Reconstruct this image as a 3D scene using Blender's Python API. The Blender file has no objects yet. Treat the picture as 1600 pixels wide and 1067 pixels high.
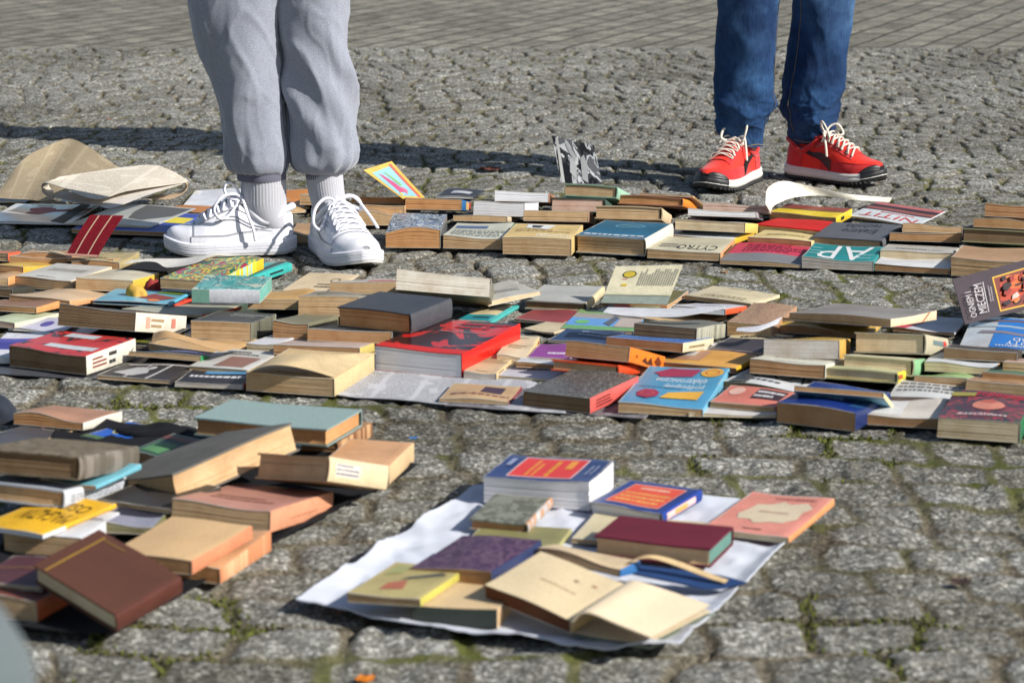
import bpy, bmesh, math, random
import numpy as np
from mathutils import Vector, Matrix, noise as mnoise

C = bpy.context.scene.collection
SC = bpy.context.scene
# ------------------------------------------------------------------ camera
CAM_H, PITCH, FPX, CX, CY = 0.933, math.radians(12.0), 4000.0, 800.0, 533.5
cd = bpy.data.cameras.new('camera'); cam = bpy.data.objects.new('camera', cd); C.objects.link(cam)
cam.location = (0, 0, CAM_H); cam.rotation_euler = (math.pi/2 - PITCH, 0, 0)
cd.sensor_width = 36.0; cd.lens = 36.0*FPX/1600.0; cd.clip_start = 0.05; cd.clip_end = 500
cd.dof.use_dof = True; cd.dof.focus_distance = 5.35; cd.dof.aperture_fstop = 9.0
SC.camera = cam
# ------------------------------------------------------------------ sky, sun, exposure
SUN_EL, SUN_AZ = math.radians(34.5), math.radians(-25)   # azimuth measured from +X (right) towards +Y (away)
w = bpy.data.worlds.new("World"); SC.world = w; w.use_nodes = True
nt = w.node_tree; bg = nt.nodes['Background']
sky = nt.nodes.new('ShaderNodeTexSky'); sky.sky_type = 'NISHITA'; sky.sun_disc = False
sky.sun_elevation = SUN_EL; sky.sun_rotation = math.pi/2 - SUN_AZ
nt.links.new(sky.outputs['Color'], bg.inputs['Color']); bg.inputs['Strength'].default_value = 0.080
sl = bpy.data.lights.new('sun', 'SUN'); sl.energy = 4.7; sl.angle = math.radians(0.7); sl.color = (1.0, 0.962, 0.90)
so = bpy.data.objects.new('sun', sl); C.objects.link(so)
sd = Vector((math.cos(SUN_EL)*math.cos(SUN_AZ), math.cos(SUN_EL)*math.sin(SUN_AZ), math.sin(SUN_EL)))
so.rotation_euler = sd.to_track_quat('Z', 'Y').to_euler(); so.location = sd*20
vs = SC.view_settings; vs.view_transform = 'Standard'; vs.look = 'None'; vs.gamma = 1; vs.exposure = 0.50
vs.use_curve_mapping = False

# ------------------------------------------------------------------ picture point -> place in the square
cp, sp = math.cos(PITCH), math.sin(PITCH)
def ray(x, y):
    u = (x-CX)/FPX; v = (y-CY)/FPX
    return np.array([u, cp - v*sp, -sp - v*cp])
def onz(x, y, z=0.0):
    d = ray(x, y); t = (z-CAM_H)/d[2]
    return np.array([0, 0, CAM_H]) + d*t
def ony(x, y, Y):
    d = ray(x, y); t = Y/d[1]
    return np.array([0, 0, CAM_H]) + d*t
def scale_at(P):
    zc = P[1]*cp - (P[2]-CAM_H)*sp
    return FPX/zc

R = random.Random(7)
def lin(c):
    c = c/255.0
    return c/12.92 if c <= 0.04045 else ((c+0.055)/1.055)**2.4
def col(c, k=0.73):
    return tuple(min(0.9, lin(v)*k) for v in c[:3]) + (1.0,)

# ------------------------------------------------------------------ materials
MC = {}
def _mat(name):
    m = bpy.data.materials.new(name); m.use_nodes = True
    n = m.node_tree.nodes; l = m.node_tree.links
    b = n['Principled BSDF']; return m, n, l, b
def inp(n, l, nd, sock, val):
    if hasattr(val, 'is_linked') or isinstance(val, bpy.types.NodeSocket): l.new(val, nd.inputs[sock])
    else: nd.inputs[sock].default_value = val
def noise(n, l, scale, detail=4, rough=0.6, coord='Object', vec=None, dist=0):
    t = n.new('ShaderNodeTexNoise'); t.inputs['Scale'].default_value = scale
    t.inputs['Detail'].default_value = detail; t.inputs['Roughness'].default_value = rough
    t.inputs['Distortion'].default_value = dist
    if vec is None:
        tc = n.new('ShaderNodeTexCoord'); vec = tc.outputs[coord]
    l.new(vec, t.inputs['Vector']); return t
def ramp(n, l, fac, stops, const=False):
    r = n.new('ShaderNodeValToRGB'); e = r.color_ramp.elements
    if const: r.color_ramp.interpolation = 'CONSTANT'
    while len(e) > 1: e.remove(e[-1])
    e[0].position = stops[0][0]; e[0].color = stops[0][1]
    for p, c in stops[1:]:
        x = e.new(p); x.color = c
    l.new(fac, r.inputs['Fac']); return r
def mix(n, l, fac, a, b, mode='MIX'):
    m = n.new('ShaderNodeMix'); m.data_type = 'RGBA'; m.blend_type = mode
    for s, v in ((0, fac), (6, a), (7, b)):
        if isinstance(v, bpy.types.NodeSocket): l.new(v, m.inputs[s])
        else: m.inputs[s].default_value = v
    return m.outputs[2]
def bump(n, l, b, h, strength, dist=0.001):
    bp = n.new('ShaderNodeBump'); bp.inputs['Strength'].default_value = strength
    bp.inputs['Distance'].default_value = dist
    l.new(h, bp.inputs['Height']); l.new(bp.outputs[0], b.inputs['Normal'])
def mul(c, k): return tuple(min(0.9, v*k) for v in c[:3]) + (1.0,)

def m_plain(c, rough=0.55, wear=0.35, scale=30, k=0.73, key='print'):
    kk = ('p', tuple(c), rough, wear, scale, k)
    if kk in MC: return MC[kk]
    m, n, l, b = _mat(key); base = col(c, k)
    t = noise(n, l, scale, 6, 0.7)
    r1 = ramp(n, l, t.outputs['Fac'], [(0.25, mul(base, 1-wear*0.55)), (0.5, base), (0.78, mul(base, 1+wear*0.5))])
    t2 = noise(n, l, 240, 3, 0.8)
    r2 = ramp(n, l, t2.outputs['Fac'], [(0.3, (0.88,)*3+(1,)), (0.6, (1.04,)*3+(1,))])
    l.new(mix(n, l, 1.0, r1.outputs[0], r2.outputs[0], 'MULTIPLY'), b.inputs['Base Color'])
    b.inputs['Roughness'].default_value = rough
    b.inputs['Specular IOR Level'].default_value = 0.5
    bump(n, l, b, t2.outputs['Fac'], 0.25, 0.0006)
    MC[kk] = m; return m

def m_cover(c, rough=0.5):
    """printed card cover: rubbed, paler edges and faint handling marks"""
    kk = ('cv', tuple(c), rough)
    if kk in MC: return MC[kk]
    m, n, l, b = _mat('printed_card'); base = col(c)
    t = noise(n, l, 22, 6, 0.72); t2 = noise(n, l, 240, 3, 0.8); t4 = noise(n, l, 5, 3, 0.5)
    r1 = ramp(n, l, t.outputs['Fac'], [(0.25, mul(base, 0.80)), (0.5, base), (0.78, mul(base, 1.16))])
    r2 = ramp(n, l, t2.outputs['Fac'], [(0.3, (0.88,)*3+(1,)), (0.6, (1.04,)*3+(1,))])
    r4 = ramp(n, l, t4.outputs['Fac'], [(0.3, (0.86, 0.84, 0.80, 1)), (0.6, (1.03,)*3+(1,))])
    c1 = mix(n, l, 1.0, mix(n, l, 1.0, r1.outputs[0], r2.outputs[0], 'MULTIPLY'), r4.outputs[0], 'MULTIPLY')
    tc = n.new('ShaderNodeTexCoord'); sx = n.new('ShaderNodeSeparateXYZ'); l.new(tc.outputs['UV'], sx.inputs[0])
    def mm(op, a, bb=None):
        q = n.new('ShaderNodeMath'); q.operation = op; inp(n, l, q, 0, a)
        if bb is not None: inp(n, l, q, 1, bb)
        return q.outputs[0]
    du = mm('SUBTRACT', 0.5, mm('ABSOLUTE', mm('SUBTRACT', sx.outputs[0], 0.5))); dv = mm('SUBTRACT', 0.5, mm('ABSOLUTE', mm('SUBTRACT', sx.outputs[1], 0.5)))
    e = mm('ADD', mm('MINIMUM', du, dv), mm('MULTIPLY', mm('SUBTRACT', t.outputs['Fac'], 0.5), 0.10))
    er = ramp(n, l, e, [(0.0, (0.75,)*3+(1,)), (0.022, (0, 0, 0, 1))])
    l.new(mix(n, l, er.outputs[0], c1, (0.50, 0.46, 0.38, 1)), b.inputs['Base Color'])
    b.inputs['Roughness'].default_value = rough; b.inputs['Specular IOR Level'].default_value = 0.5
    bump(n, l, b, t2.outputs['Fac'], 0.25, 0.0006)
    MC[kk] = m; return m

def m_cloth(c, rough=0.8, weave=900):
    kk = ('c', tuple(c), rough, weave)
    if kk in MC: return MC[kk]
    m, n, l, b = _mat('book_cloth'); base = col(c)
    t = noise(n, l, 14, 5, 0.7); t2 = noise(n, l, weave, 2, 0.6)
    r1 = ramp(n, l, t.outputs['Fac'], [(0.25, mul(base, 0.78)), (0.55, base), (0.8, mul(base, 1.25))])
    r2 = ramp(n, l, t2.outputs['Fac'], [(0.3, (0.8,)*3+(1,)), (0.65, (1.1,)*3+(1,))])
    l.new(mix(n, l, 1.0, r1.outputs[0], r2.outputs[0], 'MULTIPLY'), b.inputs['Base Color'])
    b.inputs['Roughness'].default_value = rough; b.inputs['Specular IOR Level'].default_value = 0.25
    bump(n, l, b, t2.outputs['Fac'], 0.4, 0.0006)
    MC[kk] = m; return m

PG = dict(tan=(212, 180, 138), brown=(192, 150, 108), white=(238, 238, 238), cream=(232, 214, 178), grey=(208, 202, 194),
          dark=(140, 116, 88), orange=(208, 156, 106), pink=(214, 186, 168), pale=(226, 220, 205))
def m_pages(kind):
    kk = ('pg', kind)
    if kk in MC: return MC[kk]
    m, n, l, b = _mat('page_edges'); base = col(PG[kind] if isinstance(kind, str) else kind, 0.80)
    tc = n.new('ShaderNodeTexCoord'); mp = n.new('ShaderNodeMapping'); l.new(tc.outputs['Object'], mp.inputs[0])
    mp.inputs['Scale'].default_value = (9, 9, 1100)
    t = noise(n, l, 1.0, 3, 0.7, vec=mp.outputs[0])
    mp2 = n.new('ShaderNodeMapping'); l.new(tc.outputs['Object'], mp2.inputs[0]); mp2.inputs['Scale'].default_value = (6, 6, 240)
    t3 = noise(n, l, 1.0, 2, 0.6, vec=mp2.outputs[0])
    r1 = ramp(n, l, t.outputs['Fac'], [(0.32, mul(base, 0.86)), (0.5, mul(base, 0.99)), (0.7, mul(base, 1.06))])
    r3 = ramp(n, l, t3.outputs['Fac'], [(0.3, (0.94, 0.92, 0.90, 1)), (0.5, (1, 1, 1, 1))])
    t2 = noise(n, l, 26, 5, 0.7)
    dk = (0.82, 0.74, 0.66, 1) if kind != 'white' else (0.93, 0.93, 0.93, 1)
    r2 = ramp(n, l, t2.outputs['Fac'], [(0.3, dk), (0.6, (1.03, 1.03, 1.03, 1))])
    c1 = mix(n, l, 1.0, r1.outputs[0], r2.outputs[0], 'MULTIPLY')
    l.new(mix(n, l, 1.0, c1, r3.outputs[0], 'MULTIPLY'), b.inputs['Base Color'])
    b.inputs['Roughness'].default_value = 0.85; b.inputs['Specular IOR Level'].default_value = 0.15
    bump(n, l, b, t.outputs['Fac'], 0.5, 0.0007)
    MC[kk] = m; return m

def m_blotch(cols, scale=6, rough=0.45, const=True, seed=0, dist=1.0, stretch=(1, 1, 1)):
    """printed picture: patches of colour over the cover's UV"""
    m, n, l, b = _mat('printed_picture')
    tc = n.new('ShaderNodeTexCoord'); mp = n.new('ShaderNodeMapping'); l.new(tc.outputs['UV'], mp.inputs[0])
    mp.inputs['Location'].default_value = (seed*3.7, seed*1.3, 0); mp.inputs['Scale'].default_value = stretch
    t = noise(n, l, scale, 3, 0.55, vec=mp.outputs[0], dist=dist)
    N = len(cols); st = [(0.35+0.30*i/N if i else 0.0, col(c)) for i, c in enumerate(cols)]
    r = ramp(n, l, t.outputs['Fac'], st, const)
    t2 = noise(n, l, 200, 3, 0.8)
    r2 = ramp(n, l, t2.outputs['Fac'], [(0.3, (0.86,)*3+(1,)), (0.6, (1.04,)*3+(1,))])
    l.new(mix(n, l, 1.0, r.outputs[0], r2.outputs[0], 'MULTIPLY'), b.inputs['Base Color'])
    b.inputs['Roughness'].default_value = rough; b.inputs['Specular IOR Level'].default_value = 0.4
    return m

def m_bands(stops, axis=1, rough=0.45):
    """printed bands: stops = [(position, colour)] along v (axis 1) or u (axis 0)"""
    m, n, l, b = _mat('printed_bands')
    tc = n.new('ShaderNodeTexCoord'); sx = n.new('ShaderNodeSeparateXYZ'); l.new(tc.outputs['UV'], sx.inputs[0])
    r = ramp(n, l, sx.outputs[axis], [(p, col(c)) for p, c in stops], True)
    t2 = noise(n, l, 60, 4, 0.8)
    r2 = ramp(n, l, t2.outputs['Fac'], [(0.3, (0.8,)*3+(1,)), (0.6, (1.05,)*3+(1,))])
    l.new(mix(n, l, 1.0, r.outputs[0], r2.outputs[0], 'MULTIPLY'), b.inputs['Base Color'])
    b.inputs['Roughness'].default_value = rough; b.inputs['Specular IOR Level'].default_value = 0.4
    return m

def m_print(paper, ink, cols=5, lines=46, key='newsprint', dens=0.5, rough=0.75, trans=0.0):
    """paper printed with columns of small type and grey picture blocks (UV)"""
    m, n, l, b = _mat(key)
    tc = n.new('ShaderNodeTexCoord'); sx = n.new('ShaderNodeSeparateXYZ'); l.new(tc.outputs['UV'], sx.inputs[0])
    def math_(op, a, bb=None, cl=False):
        q = n.new('ShaderNodeMath'); q.operation = op; q.use_clamp = cl
        inp(n, l, q, 0, a)
        if bb is not None: inp(n, l, q, 1, bb)
        return q.outputs[0]
    vl = math_('FRACT', math_('MULTIPLY', sx.outputs[1], lines)); line = math_('GREATER_THAN', vl, 0.5)
    ul = math_('FRACT', math_('MULTIPLY', sx.outputs[0], cols)); gut = math_('MULTIPLY', math_('GREATER_THAN', ul, 0.07), math_('LESS_THAN', ul, 0.93))
    mp = n.new('ShaderNodeMapping'); l.new(tc.outputs['UV'], mp.inputs[0]); mp.inputs['Scale'].default_value = (130, lines, 1)
    t = noise(n, l, 1.0, 1, 0.5, vec=mp.outputs[0]); wd = math_('GREATER_THAN', t.outputs['Fac'], 0.42)
    bk = noise(n, l, 7, 2, 0.5, coord='UV'); blk = math_('GREATER_THAN', bk.outputs['Fac'], 0.40)
    f = math_('MULTIPLY', math_('MULTIPLY', math_('MULTIPLY', line, gut), wd), math_('MULTIPLY', blk, dens))
    st = noise(n, l, 9, 5, 0.7)
    pc = ramp(n, l, st.outputs['Fac'], [(0.3, mul(col(paper), 0.86)), (0.6, col(paper))])
    l.new(mix(n, l, f, pc.outputs[0], col(ink)), b.inputs['Base Color'])
    b.inputs['Roughness'].default_value = rough; b.inputs['Specular IOR Level'].default_value = 0.2
    if trans:
        tr = n.new('ShaderNodeBsdfTranslucent'); tr.inputs[0].default_value = col(paper); ms = n.new('ShaderNodeMixShader'); ms.inputs[0].default_value = trans
        l.new(b.outputs[0], ms.inputs[1]); l.new(tr.outputs[0], ms.inputs[2]); l.new(ms.outputs[0], n['Material Output'].inputs[0])
    return m

def m_fabric(c, weave=700, rough=0.9, mott=0.25, sheen=0.2, k=0.86, key='fabric', fine=0.3):
    m, n, l, b = _mat(key); base = col(c, k)
    t = noise(n, l, 9, 5, 0.65); t2 = noise(n, l, weave, 3, 0.8)
    r1 = ramp(n, l, t.outputs['Fac'], [(0.25, mul(base, 1-mott)), (0.75, mul(base, 1+mott))])
    r2 = ramp(n, l, t2.outputs['Fac'], [(0.3, (1-fine,)*3+(1,)), (0.7, (1+fine*0.6,)*3+(1,))])
    l.new(mix(n, l, 1.0, r1.outputs[0], r2.outputs[0], 'MULTIPLY'), b.inputs['Base Color'])
    b.inputs['Roughness'].default_value = rough; b.inputs['Sheen Weight'].default_value = sheen
    b.inputs['Specular IOR Level'].default_value = 0.2
    bump(n, l, b, t2.outputs['Fac'], 0.5, 0.001)
    return m

# ------------------------------------------------------------------ object helpers
def tag(o, label=None, cat=None, group=None, kind=None):
    if label: o['label'] = label
    if cat: o['category'] = cat
    if group: o['group'] = group
    if kind: o['kind'] = kind
    return o
def empty(name, M=None):
    o = bpy.data.objects.new(name, None); C.objects.link(o); o.empty_display_size = 0.02
    if M is not None: o.matrix_world = M
    return o
def mk(name, verts, faces, mats, parent=None, uvs=None, midx=None, smooth=True, M=None):
    me = bpy.data.meshes.new(name)
    me.from_pydata([tuple(map(float, v)) for v in verts], [], [tuple(map(int, f)) for f in faces])
    if not isinstance(mats, (list, tuple)): mats = [mats]
    for m in mats: me.materials.append(m)
    if midx is not None: me.polygons.foreach_set('material_index', np.array(midx, dtype=np.int32))
    me.polygons.foreach_set('use_smooth', np.full(len(me.polygons), bool(smooth)))
    if uvs is not None:
        ul = me.uv_layers.new(name='UVMap'); li = np.zeros(len(me.loops), dtype=np.int32)
        me.loops.foreach_get('vertex_index', li)
        ul.data.foreach_set('uv', np.array(uvs, dtype=np.float32)[li].ravel())
    me.update()
    o = bpy.data.objects.new(name, me); C.objects.link(o)
    if parent is not None: o.parent = parent
    if M is not None: o.matrix_world = M
    return o
def auto_smooth(o, ang=35):
    me = o.data
    me.polygons.foreach_set('use_smooth', np.full(len(me.polygons), True))
    try: me.set_sharp_from_angle(angle=math.radians(ang))
    except Exception: pass

class MB:
    """collects pieces of one mesh"""
    def __init__(s): s.v = []; s.f = []; s.uv = []; s.m = []
    def add(s, v, f, uv=None, m=0):
        o = len(s.v); s.v += [tuple(p) for p in v]; s.f += [tuple(i+o for i in q) for q in f]
        s.uv += list(uv) if uv is not None else [(0, 0)]*len(v); s.m += [m]*len(f) if isinstance(m, int) else list(m)
    def build(s, name, mats, parent=None, M=None, smooth=True, sharp=None):
        o = mk(name, s.v, s.f, mats, parent, s.uv, s.m, smooth, M)
        if sharp: auto_smooth(o, sharp)
        return o
def grid_faces(nu, nv, wrapu=False):
    F = []
    for j in range(nv-1):
        for i in range(nu if wrapu else nu-1):
            a = j*nu+i; b = j*nu+(i+1) % nu
            F.append((a, b, b+nu, a+nu))
    return F
def catmull(P, n):
    P = [np.array(p, float) for p in P]; P = [2*P[0]-P[1]] + P + [2*P[-1]-P[-2]]
    out = []; segs = len(P)-3
    for k in range(n):
        t = k/(n-1)*segs; i = min(int(t), segs-1); u = t-i
        a, b, c, d = P[i:i+4]
        out.append(0.5*((2*b) + (-a+c)*u + (2*a-5*b+4*c-d)*u*u + (-a+3*b-3*c+d)*u**3))
    return out
def tube(mb, pts, r, n=24, seg=8, taper=None, flat=1.0):
    P = catmull(pts, n); ring = []
    up = np.array([0, 0, 1.0]); prev = None
    for i, p in enumerate(P):
        t = P[min(i+1, n-1)]-P[max(i-1, 0)]; t = t/(np.linalg.norm(t)+1e-9)
        s = np.cross(t, up if prev is None else prev)
        if prev is None and np.linalg.norm(s) < 1e-3: s = np.cross(t, [1, 0, 0])
        s /= np.linalg.norm(s)+1e-9
        nn = np.cross(s, t); prev = nn
        rr = r if taper is None else r*taper(i/(n-1))
        for k in range(seg):
            a = 2*math.pi*k/seg; ring.append(p + s*math.cos(a)*rr + nn*math.sin(a)*rr*flat)
    F = grid_faces(seg, n, True); F.append(tuple(range(seg))[::-1]); F.append(tuple(range(seg*(n-1), seg*n)))
    mb.add(ring, F)

def sheet_solid(name, top, nu, nv, th, mats, parent=None, uv=None, M=None, rim=0, back=None):
    """a nu*nv grid of points given a real thickness th (downwards)"""
    T = np.array(top, float).reshape(nv, nu, 3)
    du = np.gradient(T, axis=1); dv = np.gradient(T, axis=0)
    N = np.cross(du, dv); N /= np.linalg.norm(N, axis=2, keepdims=True)+1e-12
    Bt = T - N*th
    V = np.concatenate([T.reshape(-1, 3), Bt.reshape(-1, 3)]); n = nu*nv
    F = grid_faces(nu, nv); k0 = len(F)
    F += [(d+n, c+n, b+n, a+n) for a, b, c, d in F[:k0]]; k1 = len(F)
    for i in range(nu-1):
        F.append((i, i+n, i+1+n, i+1)); b = (nv-1)*nu; F.append((b+i+1, b+i+1+n, b+i+n, b+i))
    for j in range(nv-1):
        a = j*nu; F.append((a+nu, a+nu+n, a+n, a)); a = j*nu+nu-1; F.append((a, a+n, a+nu+n, a+nu))
    if uv is None: uv = [(i/(nu-1), j/(nv-1)) for j in range(nv) for i in range(nu)]
    mi = [0]*k0 + [back if back is not None else 0]*(k1-k0) + [rim]*(len(F)-k1)
    o = mk(name, V, F, mats, parent, list(uv)*2, mi, True, M); auto_smooth(o, 50); return o
# ------------------------------------------------------------------ ground: granite setts
def build_ground():
    xs = np.concatenate([-np.geomspace(60, 2.35, 14)[:-1], np.arange(-2.35, 2.3501, 0.0062), np.geomspace(2.35, 60, 14)[1:]])
    ys = np.concatenate([np.linspace(-40, 1.5, 10)[:-1], np.arange(1.5, 2.40, 0.05)[:-1], np.arange(2.40, 4.6, 0.0065), np.arange(4.6, 6.6, 0.009), np.arange(6.6, 9.76, 0.013)])
    X, Y = np.meshgrid(xs, ys); nx, ny = len(xs), len(ys)
    rs = np.random.RandomState(3); T1 = rs.rand(256, 256, 6)
    def vnoise(x, y, s, seed):
        tb = np.random.RandomState(seed).rand(256, 256); x = x*s; y = y*s
        xi = np.floor(x).astype(int); yi = np.floor(y).astype(int); fx = x-xi; fy = y-yi
        fx = fx*fx*(3-2*fx); fy = fy*fy*(3-2*fy)
        g = lambda a, b: tb[a % 256, b % 256]
        return (g(xi, yi)*(1-fx)+g(xi+1, yi)*fx)*(1-fy)+(g(xi, yi+1)*(1-fx)+g(xi+1, yi+1)*fx)*fy - .5
    # wavy courses laid in shallow arcs
    wx = X + 0.05*vnoise(X, Y, 2.2, 11) + 0.024*vnoise(X, Y, 8, 12); wy = Y + 0.07*vnoise(X, Y, 1.5, 13) + 0.022*vnoise(X, Y, 9, 14)
    Lw = 1.05; xa = (wx+0.35)/Lw; seg = np.floor(xa); xf = (xa-seg)*2-1
    arc = 0.33*(1-xf*xf)*np.clip((wy-4.2)/1.2, 0.12, 1)
    yt = np.linspace(0, 12, 1201); pt = 0.108-0.022*np.clip((yt-4.3)/1.0, 0, 1); vt = np.concatenate([[0], np.cumsum(0.01/pt)[:-1]])
    v = np.interp(wy-arc, yt, vt)
    k0 = np.floor(v); F1 = np.full(X.shape, 9.0); F2 = np.full(X.shape, 9.0); ID = np.zeros(X.shape)
    TI = np.zeros(X.shape); TJ = np.zeros(X.shape); RX = np.zeros(X.shape); RY = np.zeros(X.shape)
    for dk in (-1, 0, 1):
        k = k0+dk; kk = k.astype(int) % 256
        off = T1[kk, 7, 0]*1.0; u = wx/np.interp(np.interp(k, vt, yt), [4.3, 5.3], [0.126, 0.098])
        i0 = np.floor(u-off)
        for di in (-1, 0, 1, 2):
            i = i0+di; ii = i.astype(int) % 256; t = T1[ii, kk]
            px = i+off+0.28+0.44*t[..., 1]; py = k+0.5+(t[..., 2]-.5)*0.24
            dx = (u-px)*(0.85+0.3*t[..., 5]); dy = (v-py)*1.05
            d = (np.abs(dx)**3.6+np.abs(dy)**3.6)**(1/3.6)
            c = d < F1
            F2 = np.where(c, F1, np.minimum(F2, d)); F1 = np.where(c, d, F1)
            for A, B in ((ID, t[..., 3]), (TI, t[..., 4]), (TJ, t[..., 5]), (RX, dx), (RY, dy)): A[c] = B[c]
    E = F2-F1                                     # 0 in the joint
    nr_ = 1-0.72*np.clip((Y-4.3)/1.0, 0, 1); E = E + (0.09*vnoise(X, Y, 24, 15) + 0.06*vnoise(X, Y, 60, 16))*nr_
    e = np.clip(E/0.26, 0, 1); prof = 1-(1-e)**3.4
    h = -0.0085 + 0.0085*prof + (ID-.5)*0.005*e + (TI-.5)*0.011*RX*e + (TJ-.5)*0.011*RY*e
    fa_ = np.clip((Y-4.3)/1.0, 0, 1); h += (0.0040*vnoise(X, Y, 22, 17)*(1-.3*fa_)+0.0050*vnoise(X, Y, 48, 18)*(1-.70*fa_)+0.0034*vnoise(X, Y, 105, 19)*(1-.8*fa_))*(0.4+e)
    h = h*(1+0.0*np.clip((Y-4.3)/1.3, 0, 1)) - 0.011*(1-prof)*np.clip((Y-4.3)/1.3, 0, 1)
    # moss and grit fill some of the joints
    mo = vnoise(X, Y, 2.6, 21)+0.6*vnoise(X, Y, 9, 22)
    fill = np.clip((mo+0.16)*3.5, 0, 1)*np.clip(1.6-0.27*np.maximum(Y-3.0, 0), 0.45, 1)
    j = np.clip(1-E/0.21, 0, 1)
    h = np.where(j > 0, h + j*0.007*fill*(0.5+vnoise(X, Y, 90, 23)+.5), h)
    dense = (np.abs(X) < 2.3) & (Y > 2.36)
    h = np.where(dense, h, 0)
    V = np.stack([X, Y, h-0.0015], -1).reshape(-1, 3)
    me = bpy.data.meshes.new('ground'); n = nx*ny
    me.vertices.add(n); me.vertices.foreach_set('co', V.astype(np.float32).ravel())
    I = np.arange(n).reshape(ny, nx)
    Q = np.stack([I[:-1, :-1], I[:-1, 1:], I[1:, 1:], I[1:, :-1]], -1).reshape(-1, 4)
    me.loops.add(Q.size); me.loops.foreach_set('vertex_index', Q.astype(np.int32).ravel())
    me.polygons.add(len(Q)); me.polygons.foreach_set('loop_start', (np.arange(len(Q))*4).astype(np.int32))
    me.polygons.foreach_set('loop_total', np.full(len(Q), 4, np.int32)); me.update(calc_edges=True)
    me.polygons.foreach_set('use_smooth', np.full(len(Q), True))
    for nm, A in (('joint', j), ('moss', fill), ('stone', ID)):
        at = me.attributes.new(nm, 'FLOAT', 'POINT'); at.data.foreach_set('value', A.astype(np.float32).ravel())
    o = bpy.data.objects.new('ground', me); C.objects.link(o)
    m, nn, l, b = _mat('granite_setts'); me.materials.append(m)
    def attr(a):
        q = nn.new('ShaderNodeAttribute'); q.attribute_name = a; return q.outputs['Fac']
    tc = nn.new('ShaderNodeTexCoord').outputs['Object']
    sp1 = noise(nn, l, 150, 4, 0.75, vec=tc); sp2 = noise(nn, l, 24, 5, 0.7, vec=tc); sp3 = noise(nn, l, 420, 2, 0.6, vec=tc)
    base = ramp(nn, l, sp1.outputs['Fac'], [(0.34, (0.060, 0.056, 0.046, 1)), (0.44, (0.130, 0.129, 0.119, 1)), (0.54, (0.272, 0.274, 0.264, 1)), (0.64, (0.72, 0.72, 0.71, 1))])
    pa = ramp(nn, l, sp2.outputs['Fac'], [(0.3, (0.55, 0.52, 0.44, 1)), (0.5, (0.90, 0.89, 0.85, 1)), (0.72, (1.2, 1.2, 1.18, 1))])
    c1 = mix(nn, l, 1.0, base.outputs[0], pa.outputs[0], 'MULTIPLY')
    sp5 = noise(nn, l, 62, 4, 0.7, vec=tc); pb = ramp(nn, l, sp5.outputs['Fac'], [(0.34, (0.66, 0.65, 0.62, 1)), (0.5, (1, 1, 1, 1)), (0.66, (1.38, 1.38, 1.38, 1))])
    c1 = mix(nn, l, 1.0, c1, pb.outputs[0], 'MULTIPLY')
    st = ramp(nn, l, attr('stone'), [(0, (0.80, 0.78, 0.72, 1)), (0.5, (0.98, 0.97, 0.94, 1)), (1, (1.16, 1.15, 1.12, 1))])
    c2 = mix(nn, l, 1.0, c1, st.outputs[0], 'MULTIPLY')
    dirt = ramp(nn, l, sp1.outputs['Fac'], [(0.34, (0.026, 0.020, 0.012, 1)), (0.48, (0.105, 0.088, 0.058, 1)), (0.62, (0.26, 0.225, 0.165, 1))])
    ms = ramp(nn, l, sp3.outputs['Fac'], [(0.3, (0.030, 0.038, 0.006, 1)), (0.7, (0.150, 0.165, 0.028, 1))])
    mf = nn.new('ShaderNodeMath'); mf.operation = 'MULTIPLY'; l.new(attr('moss'), mf.inputs[0]); mf.inputs[1].default_value = 1.0
    gate = ramp(nn, l, noise(nn, l, 3.4, 4, 0.7, vec=tc).outputs['Fac'], [(0.42, (0, 0, 0, 1)), (0.56, (1, 1, 1, 1))])
    mf2 = nn.new('ShaderNodeMath'); mf2.operation = 'MULTIPLY'; l.new(mf.outputs[0], mf2.inputs[0]); l.new(gate.outputs[0], mf2.inputs[1])
    jc = mix(nn, l, mf2.outputs[0], dirt.outputs[0], ms.outputs[0])
    jn = nn.new('ShaderNodeMath'); jn.operation = 'MULTIPLY_ADD'; l.new(sp5.outputs['Fac'], jn.inputs[0]); jn.inputs[1].default_value = 0.9; l.new(attr('joint'), jn.inputs[2])
    jm_ = nn.new('ShaderNodeMath'); jm_.operation = 'SUBTRACT'; l.new(jn.outputs[0], jm_.inputs[0]); jm_.inputs[1].default_value = 0.45
    jr = ramp(nn, l, jm_.outputs[0], [(0.16, (0, 0, 0, 1)), (0.60, (1, 1, 1, 1))])
    c3 = mix(nn, l, jr.outputs[0], c2, jc)
    big = ramp(nn, l, noise(nn, l, 1.4, 5, 0.65, vec=tc, dist=.6).outputs['Fac'], [(0.38, (0.66, 0.65, 0.62, 1)), (0.54, (1.0,)*3+(1,)), (0.7, (1.12,)*3+(1,))])
    c3 = mix(nn, l, 1.0, c3, big.outputs[0], 'MULTIPLY')
    lich = ramp(nn, l, noise(nn, l, 5, 5, 0.75, vec=tc).outputs['Fac'], [(0.52, (0, 0, 0, 1)), (0.74, (0.38, 0.38, 0.38, 1))])
    c4 = mix(nn, l, lich.outputs[0], c3, (0.120, 0.108, 0.055, 1))
    l.new(c4, b.inputs['Base Color']); b.inputs['Roughness'].default_value = 0.85; b.inputs['Specular IOR Level'].default_value = 0.3
    ad = nn.new('ShaderNodeMath'); ad.operation = 'ADD'; l.new(sp1.outputs['Fac'], ad.inputs[0]); l.new(sp3.outputs['Fac'], ad.inputs[1])
    bump(nn, l, b, ad.outputs[0], 0.9, 0.0035)
    tag(o, kind='structure')
    # moss tufts growing in the joints
    mk_ = (j > .42) & (Y > 2.5) & (Y < 4.75) & (np.abs(X) < 1.5) & (vnoise(X, Y, 2.8, 31)+.4*vnoise(X, Y, 11, 32) > .15)
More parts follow.
